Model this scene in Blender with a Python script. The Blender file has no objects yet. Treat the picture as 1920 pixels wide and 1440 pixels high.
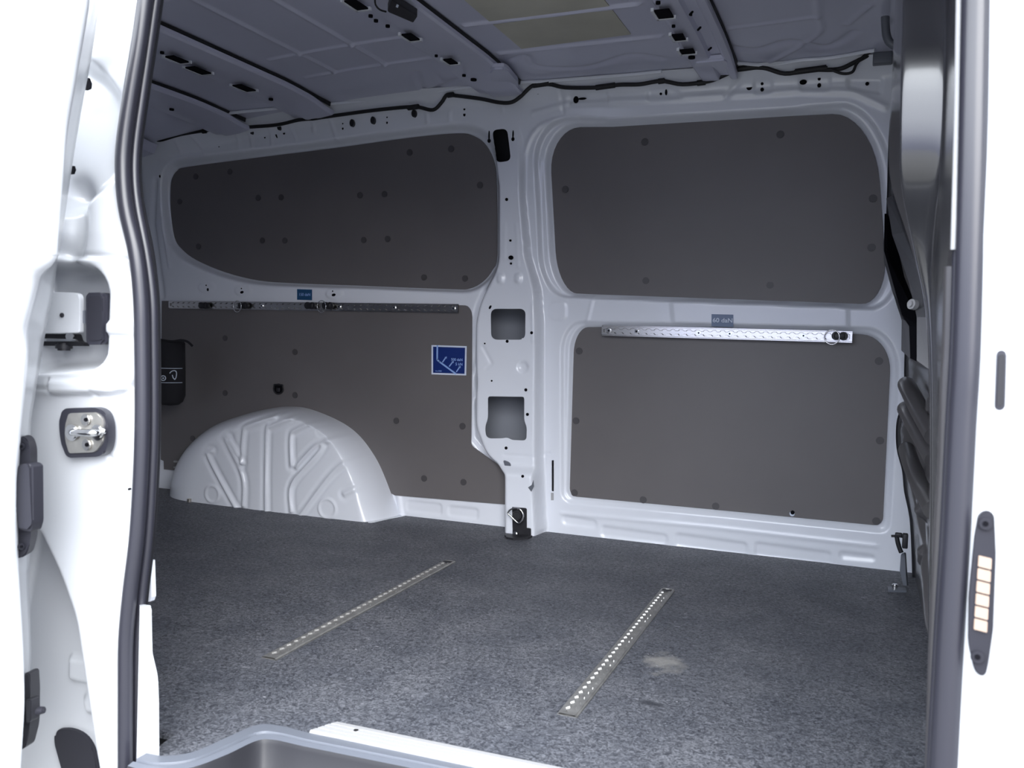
import bpy, bmesh, math, random
import numpy as np
from mathutils import Vector, Matrix

random.seed(4)
S = bpy.context.scene
COL = S.collection

# ------------------------------------------------------------------ camera
FPX = 1696.26
HC = 0.66                                   # eye height above the load floor


def cam_axes(yaw, pitch, roll):
    cy, sy, cp, sp = math.cos(yaw), math.sin(yaw), math.cos(pitch), math.sin(pitch)
    f = np.array([-sy * cp, cy * cp, -sp])
    r = np.array([cy, sy, 0.0])
    u = np.cross(r, f)
    cr, sr = math.cos(roll), math.sin(roll)
    return cr * r + sr * u, -sr * r + cr * u, f


RGT, UP, FWD = cam_axes(*[math.radians(a) for a in (21.194, 3.3118, 1.6565)])
cd = bpy.data.cameras.new('camera')
cd.sensor_width = 36
cd.lens = FPX / 1920 * 36
cd.clip_start = 0.02
cd.dof.use_dof = True
cd.dof.focus_distance = 2.75
cd.dof.aperture_fstop = 9
cam = bpy.data.objects.new('camera', cd)
COL.objects.link(cam)
mw = Matrix.Identity(4)
for i in range(3):
    mw[i][0], mw[i][1], mw[i][2] = RGT[i], UP[i], -FWD[i]
mw[2][3] = HC
cam.matrix_world = mw
S.camera = cam

# ------------------------------------------------------------------ sky
w = bpy.data.worlds.new('overcast_sky')
S.world = w
w.use_nodes = True
nt = w.node_tree
nt.nodes.clear()
tc = nt.nodes.new('ShaderNodeTexCoord')
sx = nt.nodes.new('ShaderNodeSeparateXYZ')
rmp = nt.nodes.new('ShaderNodeValToRGB')
bg = nt.nodes.new('ShaderNodeBackground')
wo = nt.nodes.new('ShaderNodeOutputWorld')
nt.links.new(tc.outputs['Generated'], sx.inputs[0])
nt.links.new(sx.outputs['Z'], rmp.inputs[0])
nt.links.new(rmp.outputs[0], bg.inputs[0])
nt.links.new(bg.outputs[0], wo.inputs[0])
e = rmp.color_ramp.elements
e[0].position = 0.0
e[0].color = (0.085, 0.095, 0.15, 1)
e[1].position = 0.55
e[1].color = (0.90, 0.95, 1.0, 1)
SKY = 9.6
bg.inputs[1].default_value = SKY

# thin cloud over the sun: a very wide, soft sun from the front right of the van
sl = bpy.data.lights.new('veiled_sun', 'SUN')
sl.energy = 3.1
sl.angle = math.radians(50)
sl.color = (1.0, 0.97, 0.93)
so_ = bpy.data.objects.new('veiled_sun', sl)
COL.objects.link(so_)
so_.rotation_euler = Vector((0.52, -0.80, 0.49)).to_track_quat('Z', 'Y').to_euler()

vs = S.view_settings
vs.view_transform = 'Standard'
vs.look = 'None'
vs.gamma = 1
vs.use_curve_mapping = False
vs.exposure = 0.08


# ------------------------------------------------------------------ materials
def mat(name, col, rough=0.5, metal=0.0, coat=0.0, bump=None, var=None, spec=None):
    m = bpy.data.materials.new(name)
    m.use_nodes = True
    n = m.node_tree
    b = n.nodes['Principled BSDF']
    b.inputs['Base Color'].default_value = (*col, 1)
    b.inputs['Roughness'].default_value = rough
    b.inputs['Metallic'].default_value = metal
    b.inputs['Coat Weight'].default_value = coat
    b.inputs['Coat Roughness'].default_value = 0.12
    if spec is not None:
        b.inputs['Specular IOR Level'].default_value = spec
    t = n.nodes.new('ShaderNodeTexCoord')
    if bump:
        z = n.nodes.new('ShaderNodeTexNoise')
        z.inputs['Scale'].default_value = bump[0]
        z.inputs['Detail'].default_value = 4
        bp = n.nodes.new('ShaderNodeBump')
        bp.inputs['Strength'].default_value = bump[1]
        bp.inputs['Distance'].default_value = bump[2] if len(bump) > 2 else 0.002
        n.links.new(t.outputs['Object'], z.inputs['Vector'])
        n.links.new(z.outputs[0], bp.inputs['Height'])
        n.links.new(bp.outputs[0], b.inputs['Normal'])
    if var:
        z = n.nodes.new('ShaderNodeTexNoise')
        z.inputs['Scale'].default_value = var[0]
        z.inputs['Detail'].default_value = 6
        r = n.nodes.new('ShaderNodeValToRGB')
        r.color_ramp.elements[0].position = 0.35
        r.color_ramp.elements[1].position = 0.65
        r.color_ramp.elements[0].color = (*[c * (1 - var[1]) for c in col], 1)
        r.color_ramp.elements[1].color = (*[min(1, c * (1 + var[1])) for c in col], 1)
        n.links.new(t.outputs['Object'], z.inputs['Vector'])
        n.links.new(z.outputs[0], r.inputs[0])
        n.links.new(r.outputs[0], b.inputs['Base Color'])
    return m


M = {}
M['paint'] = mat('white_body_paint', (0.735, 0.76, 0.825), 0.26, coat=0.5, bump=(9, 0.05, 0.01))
M['paint_out'] = mat('dimmed_outer_paint', (0.49, 0.503, 0.53), 0.3, coat=0.6)  # same white body paint, colour darkened to offset the strong daylight outside
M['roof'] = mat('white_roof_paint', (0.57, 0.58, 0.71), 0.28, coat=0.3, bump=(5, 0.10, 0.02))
M['lining'] = mat('grey_lining_board', (0.126, 0.117, 0.119), 0.45, bump=(900, 0.12, 0.001), var=(3, 0.05))
M['cap'] = mat('dark_plastic_cap', (0.020, 0.020, 0.027), 0.5, spec=0.25)
M['rivet'] = mat('grey_brown_cap', (0.062, 0.058, 0.062), 0.45)
M['rubber'] = mat('seal_rubber', (0.022, 0.022, 0.031), 0.33, bump=(300, 0.03, 0.001), spec=0.6)
M['black'] = mat('black_plastic', (0.018, 0.018, 0.022), 0.45, bump=(500, 0.1, 0.001), spec=0.35)
M['bulk'] = mat('black_painted_bulkhead', (0.045, 0.043, 0.046), 0.33, coat=0.35, bump=(500, 0.05, 0.001))
M['cavity_shade'] = mat('shaded_cavity_paint', (0.26, 0.275, 0.31), 0.4)  # body paint darkened: low light inside the pillar is put into the colour
M['strip'] = mat('satin_grey_strip', (0.11, 0.11, 0.12), 0.35, spec=0.5)
M['trim'] = mat('satin_black_trim', (0.03, 0.03, 0.034), 0.26, coat=1.0, spec=0.8)
M['cloth'] = mat('black_cloth', (0.012, 0.012, 0.016), 0.9, bump=(700, 0.4, 0.001))
M['hole'] = mat('dark_opening', (0.004, 0.004, 0.006), 0.9, spec=0.1)
M['alu'] = mat('brushed_aluminium', (0.62, 0.61, 0.60), 0.22, 1.0, bump=(400, 0.06, 0.001))
M['zinc'] = mat('zinc_steel', (0.62, 0.60, 0.56), 0.3, 0.9, var=(30, 0.15))
M['chrome'] = mat('polished_steel', (0.8, 0.8, 0.8), 0.12, 1.0)
M['grey'] = mat('grey_plastic', (0.115, 0.125, 0.15), 0.42, bump=(400, 0.05, 0.001))
M['sill'] = mat('white_anodised_sill', (0.33, 0.33, 0.34), 0.5, 0.0)
M['track'] = mat('worn_aluminium', (0.37, 0.365, 0.36), 0.42, 0.75, bump=(300, 0.1, 0.001), var=(40, 0.15))
M['blue'] = mat('blue_label_print', (0.004, 0.022, 0.15), 0.4)
M['blue_dark'] = mat('dark_blue_label_print', (0.012, 0.07, 0.17), 0.4)
M['blue_grey'] = mat('grey_blue_label_print', (0.11, 0.16, 0.27), 0.4)
M['print'] = mat('white_print', (0.62, 0.68, 0.80), 0.5)
M['print_blue'] = mat('pale_blue_print', (0.26, 0.40, 0.74), 0.5)
M['pad'] = mat('beige_damping_sheet', (0.47, 0.455, 0.385), 0.65, var=(6, 0.08))
M['brass'] = mat('brass_contact', (0.36, 0.27, 0.215), 0.5, 0.2)
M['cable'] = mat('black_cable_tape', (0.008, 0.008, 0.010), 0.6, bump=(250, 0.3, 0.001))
M['ground'] = mat('asphalt', (0.11, 0.108, 0.105), 0.9, bump=(60, 0.5, 0.01), var=(20, 0.2))


def floor_mat():
    m = mat('speckled_vinyl_floor', (0.06, 0.065, 0.078), 0.42, spec=0.28)
    n = m.node_tree
    L = n.links.new
    b = n.nodes['Principled BSDF']
    t = n.nodes.new('ShaderNodeTexCoord')

    def noise(s, d=3, dist=0.0, rough=0.5):
        z = n.nodes.new('ShaderNodeTexNoise')
        z.inputs['Scale'].default_value = s
        z.inputs['Detail'].default_value = d
        z.inputs['Distortion'].default_value = dist
        z.inputs['Roughness'].default_value = rough
        L(t.outputs['Object'], z.inputs['Vector'])
        return z.outputs[0]

    def ramp(src, p0, p1, c0, c1):
        r = n.nodes.new('ShaderNodeValToRGB')
        r.color_ramp.elements[0].position = p0
        r.color_ramp.elements[1].position = p1
        r.color_ramp.elements[0].color = (*c0, 1)
        r.color_ramp.elements[1].color = (*c1, 1)
        L(src, r.inputs[0])
        return r.outputs[0]

    def mix(fac, a, bb, mode='MIX'):
        x = n.nodes.new('ShaderNodeMixRGB')
        x.blend_type = mode
        L(fac, x.inputs[0]) if not isinstance(fac, float) else setattr(x.inputs[0], 'default_value', fac)
        for i, v in ((1, a), (2, bb)):
            if isinstance(v, tuple):
                x.inputs[i].default_value = (*v, 1)
            else:
                L(v, x.inputs[i])
        return x.outputs[0]

    fine = ramp(noise(115, 6, 1.5, 0.75), 0.42, 0.70, (0.038, 0.041, 0.051), (0.215, 0.225, 0.255))
    blot = ramp(noise(7, 4), 0.35, 0.75, (0.78, 0.78, 0.80), (1.18, 1.15, 1.12))
    c = mix(1.0, fine, blot, 'MULTIPLY')
    # worn dusty patch beside the right floor track and a dark scuff below it
    def spot(x, y, rx, ry):
        mp = n.nodes.new('ShaderNodeMapping')
        mp.inputs['Location'].default_value = (-x / rx, -y / ry, 0)
        mp.inputs['Scale'].default_value = (1 / rx, 1 / ry, 1)
        L(t.outputs['Object'], mp.inputs['Vector'])
        ad = n.nodes.new('ShaderNodeVectorMath')
        ad.operation = 'LENGTH'
        L(mp.outputs[0], ad.inputs[0])
        nz = n.nodes.new('ShaderNodeMath')
        nz.operation = 'MULTIPLY_ADD'
        L(noise(22, 4), nz.inputs[0])
        nz.inputs[1].default_value = 1.1
        L(ad.outputs['Value'], nz.inputs[2])
        return ramp(nz.outputs[0], 0.7, 1.75, (1, 1, 1), (0, 0, 0))
    c = mix(spot(-0.345, 1.79, 0.085, 0.16), c, (0.21, 0.205, 0.20))
    c = mix(spot(-0.33, 1.58, 0.05, 0.035), c, (0.035, 0.037, 0.045))
    # short pale scratches
    wv = noise(26, 2, 3.0)
    c = mix(ramp(wv, 0.745, 0.76, (0, 0, 0), (1, 1, 1)), c, (0.3, 0.3, 0.33))
    L(c, b.inputs['Base Color'])
    L(ramp(noise(120, 3), 0.35, 0.7, (0.42,) * 3, (0.62,) * 3), b.inputs['Roughness'])
    bp = n.nodes.new('ShaderNodeBump')
    bp.inputs['Strength'].default_value = 0.55
    bp.inputs['Distance'].default_value = 0.0025
    L(noise(260, 4, 0.6, 0.6), bp.inputs['Height'])
    L(bp.outputs[0], b.inputs['Normal'])
    return m


M['floor'] = floor_mat()


# ------------------------------------------------------------------ shape of the van
def wallY(z, X=None):
    z = np.asarray(z, float)
    return 2.82 - 0.10 * np.logaddexp(0, (z - 0.79) / 0.02) * 0.02


def roofZ(X, Y=None):
    X = np.asarray(X, float)
    q = np.clip(-X - 1.1, 0, None) / 1.4
    return 1.45 - 0.115 * q * q


def ray(x, y):
    return RGT * ((x - 960) / FPX) - UP * ((y - 720) / FPX) + FWD


def onY(x, y, Y):
    d = ray(x, y)
    p = d * (Y / d[1])
    return np.array([p[0], Y, p[2] + HC])


def onX(x, y, X):
    d = ray(x, y)
    p = d * (X / d[0])
    return np.array([X, p[1], p[2] + HC])


def onZ(x, y, z):
    d = ray(x, y)
    p = d * ((z - HC) / d[2])
    return np.array([p[0], p[1], z])


def W(x, y, dep=0.0):
    """point on the far body side; dep is how far behind its face (negative: into the cabin)"""
    Y = 2.82 + dep
    for _ in range(6):
        p = onY(x, y, Y)
        Y = float(wallY(p[2])) + dep
    return onY(x, y, Y)


def W2(x, y, dep=0.0):
    p = W(x, y, dep)
    return np.array([p[0], p[2]])


def C(x, y, dz=0.0):
    """point on the roof; dz below it"""
    z = 1.45
    for _ in range(8):
        p = onZ(x, y, z)
        z = float(roofZ(p[0])) - dz
    return onZ(x, y, z)


def rpoly(pts, n=7):
    """polygon with rounded corners; pts (x, y, r)"""
    out = []
    N = len(pts)
    for i in range(N):
        a, b, c = (np.array(pts[(i + k) % N][:2], float) for k in (-1, 0, 1))
        r = pts[i][2] if len(pts[i]) > 2 else 0
        if r <= 0:
            out.append(b)
            continue
        u, v = a - b, c - b
        ru, rv = min(r, np.linalg.norm(u) * .49), min(r, np.linalg.norm(v) * .49)
        p, q = b + u / np.linalg.norm(u) * ru, b + v / np.linalg.norm(v) * rv
        k = 0.55
        p1, q1 = p + (b - p) * k, q + (b - q) * k
        for s in np.linspace(0, 1, n):
            out.append((1 - s) ** 3 * p + 3 * s * (1 - s) ** 2 * p1 + 3 * s * s * (1 - s) * q1 + s ** 3 * q)
    return np.array(out)


def spline(pts, n=6, closed=False):
    P = [np.array(p, float) for p in pts]
    N = len(P)
    out = []
    for i in range(N if closed else N - 1):
        if closed:
            a, b, c, d = P[i - 1], P[i], P[(i + 1) % N], P[(i + 2) % N]
        else:
            a, b, c, d = P[max(i - 1, 0)], P[i], P[i + 1], P[min(i + 2, N - 1)]
        for s in np.arange(n) / n:
            out.append(0.5 * (2 * b + (c - a) * s + (2 * a - 5 * b + 4 * c - d) * s * s + (3 * b - a - 3 * c + d) * s ** 3))
    if not closed:
        out.append(P[-1])
    return np.array(out)


def sm(t):
    t = np.clip(t, 0, 1)
    return t * t * (3 - 2 * t)


def dist_line(P, line, marg=0.1, closed=False):
    """distance of points P (N,2) to a polyline; far ones stay at 9"""
    line = np.asarray(line, float)
    out = np.full(len(P), 9.0)
    lo, hi = line.min(0) - marg, line.max(0) + marg
    idx = np.where((P[:, 0] > lo[0]) & (P[:, 0] < hi[0]) & (P[:, 1] > lo[1]) & (P[:, 1] < hi[1]))[0]
    if not len(idx):
        return out
    Q = P[idx]
    best = np.full(len(Q), 9.0)
    n = len(line)
    for i in range(n if closed else n - 1):
        a, b = line[i], line[(i + 1) % n]
        ab = b - a
        l2 = ab @ ab
        if l2 < 1e-14:
            continue
        t = np.clip(((Q - a) @ ab) / l2, 0, 1)
        best = np.minimum(best, np.hypot(Q[:, 0] - a[0] - t * ab[0], Q[:, 1] - a[1] - t * ab[1]))
    out[idx] = best
    return out


def sdf(P, poly, marg=0.15):
    poly = np.asarray(poly, float)
    d = dist_line(P, poly, marg, True)
    lo, hi = poly.min(0), poly.max(0)
    idx = np.where((P[:, 0] >= lo[0]) & (P[:, 0] <= hi[0]) & (P[:, 1] >= lo[1]) & (P[:, 1] <= hi[1]))[0]
    Q = P[idx]
    ins = np.zeros(len(Q), bool)
    n = len(poly)
    for i in range(n):
        a, b = poly[i], poly[(i + 1) % n]
        if a[1] == b[1]:
            continue
        c = ((a[1] > Q[:, 1]) != (b[1] > Q[:, 1])) & (Q[:, 0] < (b[0] - a[0]) * (Q[:, 1] - a[1]) / (b[1] - a[1]) + a[0])
        ins ^= c
    s = np.ones(len(P))
    s[idx[ins]] = -1
    return d * s


# ------------------------------------------------------------------ object helpers
def link(o, m=None, parent=None):
    COL.objects.link(o)
    if m is not None and o.data is not None and not o.data.materials:
        o.data.materials.append(M[m])
    if parent is not None:
        o.parent = parent
    return o


def tag(o, label=None, cat=None, group=None, kind=None):
    for k, v in (('label', label), ('category', cat), ('group', group), ('kind', kind)):
        if v:
            o[k] = v
    return o


def empty(name, label=None, cat=None, group=None, kind=None):
    o = bpy.data.objects.new(name, None)
    o.empty_display_size = 0.02
    COL.objects.link(o)
    return tag(o, label, cat, group, kind)


def mesh_np(name, V, F, m, parent=None, smooth=True):
    me = bpy.data.meshes.new(name)
    V = np.asarray(V, np.float32)
    F = np.asarray(F, np.int32)
    me.vertices.add(len(V))
    me.vertices.foreach_set('co', V.ravel())
    k = F.shape[1]
    me.loops.add(F.size)
    me.loops.foreach_set('vertex_index', F.ravel())
    me.polygons.add(len(F))
    me.polygons.foreach_set('loop_start', np.arange(0, F.size, k, dtype=np.int32))
    me.polygons.foreach_set('use_smooth', np.full(len(F), smooth))
    me.update(calc_edges=True)
    me.validate()
    return link(bpy.data.objects.new(name, me), m, parent)


def bm_obj(name, bm, m, parent=None, smooth=False, angle=35):
    bmesh.ops.recalc_face_normals(bm, faces=bm.faces)
    me = bpy.data.meshes.new(name)
    bm.to_mesh(me)
    bm.free()
    if smooth:
        me.shade_smooth()
        try:
            me.set_sharp_from_angle(angle=math.radians(angle))
        except Exception:
            pass
    return link(bpy.data.objects.new(name, me), m, parent)


def grid_faces(nu, nv, keep=None, wrap=False):
    i = np.arange(nu * nv).reshape(nu, nv)
    if wrap:
        i = np.vstack([i, i[:1]])
    F = np.stack([i[:-1, :-1], i[1:, :-1], i[1:, 1:], i[:-1, 1:]], -1).reshape(-1, 4)
    return F if keep is None else F[keep]


def slab_bm(front, back, bm=None):
    """closed prism between two matching rings of 3-D points, flat cap on each"""
    bm = bm or bmesh.new()
    a = [bm.verts.new(tuple(p)) for p in front]
    b = [bm.verts.new(tuple(p)) for p in back]
    n = len(a)
    bm.faces.new(a)
    bm.faces.new(b[::-1])
    for i in range(n):
        bm.faces.new((a[i], b[i], b[(i + 1) % n], a[(i + 1) % n]))
    return bm


def plate(name, ring, off, m, parent=None, bevel=0.0, smooth=False):
    """a plate whose front outline is ring (3-D points) and whose back is off away"""
    off = np.array(off, float)
    bm = slab_bm(ring, [np.array(p) + off for p in ring])
    if bevel:
        f = bm.faces[:] and [x for x in bm.faces if len(x.verts) == len(ring)][0]
        bmesh.ops.bevel(bm, geom=list(f.edges), offset=bevel, segments=2, affect='EDGES', clamp_overlap=True)
        smooth = True
    big = [x for x in bm.faces if len(x.verts) > 4]
    bmesh.ops.triangulate(bm, faces=big)
    return bm_obj(name, bm, m, parent, smooth)


def box_bm(c, s, rot=None, bm=None):
    bm = bm or bmesh.new()
    r = bmesh.ops.create_cube(bm, size=1)
    mt = Matrix.Translation(Vector(c)) @ (rot.to_4x4() if rot else Matrix.Identity(4)) @ Matrix.Diagonal((*s, 1))
    bmesh.ops.transform(bm, matrix=mt, verts=r['verts'])
    return bm


def box(name, c, s, m, parent=None, bevel=0.0, rot=None):
    bm = box_bm(c, s, rot)
    if bevel:
        bmesh.ops.bevel(bm, geom=bm.edges[:], offset=bevel, segments=3, affect='EDGES', profile=0.5)
    return bm_obj(name, bm, m, parent, bool(bevel), 50)


def cyl_bm(c, axis, r, h, n=20, bm=None, r2=None):
    bm = bm or bmesh.new()
    q = Vector(axis).normalized().to_track_quat('Z', 'Y').to_matrix().to_4x4()
    bmesh.ops.create_cone(bm, cap_ends=True, segments=n, radius1=r, radius2=r if r2 is None else r2, depth=h,
                          matrix=Matrix.Translation(Vector(c)) @ q)
    return bm


def cyl(name, c, axis, r, h, m, parent=None, n=20, bevel=0.0, r2=None):
    bm = cyl_bm(c, axis, r, h, n, None, r2)
    if bevel:
        ed = [x for x in bm.edges if any(len(f.verts) > 4 for f in x.link_faces)]
        bmesh.ops.bevel(bm, geom=ed, offset=bevel, segments=2, affect='EDGES')
    return bm_obj(name, bm, m, parent, True, 40)


def tube(name, pts, r, m, parent=None, closed=False, n=10, sub=5, flat=1.0, rad=None):
    P = spline(pts, sub, closed) if sub > 1 else np.array(pts, float)
    N = len(P)
    V = []
    up = np.array([0.13, -0.9, 0.21])
    for i in range(N):
        a = P[(i - 1) % N] if (closed or i) else P[0]
        b = P[(i + 1) % N] if (closed or i < N - 1) else P[-1]
        t = b - a
        t = t / (np.linalg.norm(t) + 1e-12)
        u = up - t * (up @ t)
        u /= np.linalg.norm(u) + 1e-12
        v = np.cross(t, u)
        rr = r if rad is None else rad[i * len(rad) // N]
        for k in range(n):
            g = 2 * math.pi * k / n
            V.append(P[i] + rr * (math.cos(g) * u * flat + math.sin(g) * v))
    idx = np.arange(N * n).reshape(N, n)
    idx = np.hstack([idx, idx[:, :1]])
    if closed:
        idx = np.vstack([idx, idx[:1]])
    F = np.stack([idx[:-1, :-1], idx[1:, :-1], idx[1:, 1:], idx[:-1, 1:]], -1).reshape(-1, 4)
    if not closed:
        c0, c1 = len(V), len(V) + 1
        V += [P[0], P[-1]]
        E0 = [(c0, k, (k + 1) % n, c0) for k in range(n)]
        bm = bmesh.new()
        vs_ = [bm.verts.new(tuple(p)) for p in V]
        for f in F:
            bm.faces.new([vs_[q] for q in f])
        for k in range(n):
            bm.faces.new((vs_[c0], vs_[(k + 1) % n], vs_[k]))
            bm.faces.new((vs_[c1], vs_[(N - 1) * n + k], vs_[(N - 1) * n + (k + 1) % n]))
        return bm_obj(name, bm, m, parent, True, 70)
    return mesh_np(name, V, F, m, parent)


def text(name, s, c, size, m, parent=None, align='CENTER', ux=(1, 0, 0), uy=(0, 0, 1), sx=1.0):
    cu = bpy.data.curves.new(name, 'FONT')
    cu.body = s
    cu.size = size
    cu.align_x = align
    cu.align_y = 'CENTER'
    cu.extrude = 0.0002
    cu.offset = size * 0.012
    o = bpy.data.objects.new(name + '_tmp', cu)
    COL.objects.link(o)
    bpy.context.view_layer.update()
    me = bpy.data.meshes.new_from_object(o.evaluated_get(bpy.context.evaluated_depsgraph_get()))
    bpy.data.objects.remove(o)
    X, Yv = Vector(ux).normalized(), Vector(uy).normalized()
    Z = X.cross(Yv)
    mm = Matrix.Identity(4)
    for i in range(3):
        mm[i][0], mm[i][1], mm[i][2], mm[i][3] = X[i] * sx, Yv[i], Z[i], c[i]
    me.transform(mm)
    me.materials.clear()
    me.name = name
    return link(bpy.data.objects.new(name, me), m, parent)


# ================================================================== FAR SIDE OF THE BODY
def pmap(px, dep=0.0):
    return np.array([W2(p[0], p[1], dep) for p in px])


DW = 0.038                                   # depth of the window recesses
UL = spline([(320, 349), (324, 331), (334, 319), (351, 313), (479, 296), (625, 278), (770, 258), (858, 250), (889, 255),
             (912, 273), (927, 306), (931, 349), (932, 477), (923, 506), (905, 528), (880, 541), (843, 542), (661, 535),
             (552, 531), (486, 526), (424, 511), (369, 488), (340, 466), (327, 444), (320, 393)], 4, True)
ULo = spline([(300, 340), (306, 318), (322, 302), (345, 296), (479, 278), (625, 259), (770, 238), (862, 229), (903, 236),
              (926, 262), (935, 306), (937, 349), (938, 477), (932, 510), (912, 535), (884, 549), (843, 549), (661, 542),
              (552, 539), (480, 535), (415, 521), (358, 498), (326, 475), (310, 448), (302, 393)], 4, True)
UR = rpoly([(1029, 239, 85), (1150, 238, 0), (1480, 218, 0), (1640, 210, 130), (1666, 573, 95), (1560, 568, 0), (1120, 552, 0),
            (1046, 549, 78)], 10)
URo = rpoly([(997, 216, 90), (1150, 224, 0), (1480, 204, 0), (1660, 186, 150), (1696, 583, 105), (1560, 575, 0), (1100, 559, 0),
             (1012, 555, 80)], 10)
LR = rpoly([(1077, 614, 48), (1128, 613, 0), (1560, 624, 0), (1672, 630, 68), (1655, 986, 16), (1366, 958, 0), (1068, 930, 14)], 10)
LRo = rpoly([(1050, 601, 60), (1128, 604, 0), (1560, 613, 0), (1690, 616, 85), (1667, 1000, 18), (1366, 969, 0), (1052, 941, 18)], 10)

# pillar: raised box section with a foot
PIL = [(922, 236, 0), (964, 230, 0), (973, 290, 0), (975, 380, 0), (983, 480, 0), (1000, 545, 10), (1003, 600, 10), (1001, 850, 0),
       (1003, 1012, 0), (949, 1012, 0), (949, 884, 8), (914, 850, 12), (895, 800, 12), (895, 600, 20), (905, 560, 16), (936, 500, 20),
       (938, 350, 0), (932, 290, 0)]
PILo = [(916, 224, 0), (976, 220, 0), (985, 290, 0), (985, 380, 0), (992, 480, 0), (1012, 545, 10), (1019, 600, 10), (1019, 850, 0),
        (1023, 1016, 0), (946, 1016, 0), (946, 886, 8), (911, 853, 12), (891, 802, 12), (891, 598, 20), (901, 557, 16), (934, 498, 20),
        (936, 350, 0), (928, 290, 0)]


def pil_dep(y):
    return -(0.030 + 0.02 * float(sm((y - 420) / 160)) + 0.035 * float(sm((y - 868) / 22))) * float(sm((y - 250) / 130))


def holemap(px, dep=None):
    return np.array([W2(p[0], p[1], pil_dep(p[1]) if dep is None else dep) for p in px])


HOLES = [holemap(rpoly([(923, 244, 9), (951, 241, 9), (960, 302, 9), (932, 306, 9)], 5)),
         holemap(rpoly([(920, 579, 10), (985, 579, 10), (985, 637, 11), (952, 637, 0), (921, 637, 11)], 5)),
         holemap(rpoly([(915, 743, 4), (983, 744, 4), (983, 790, 6), (988, 800, 6), (987, 826, 6), (960, 825, 3), (951, 820, 4),
                        (942, 822, 4), (912, 822, 8), (909, 800, 8), (915, 785, 6)], 4)),
         holemap(rpoly([(1034.5, 863, 0), (1038.5, 863, 0), (1038.5, 921, 0), (1034.5, 921, 0)], 3), 0.0)]


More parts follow.
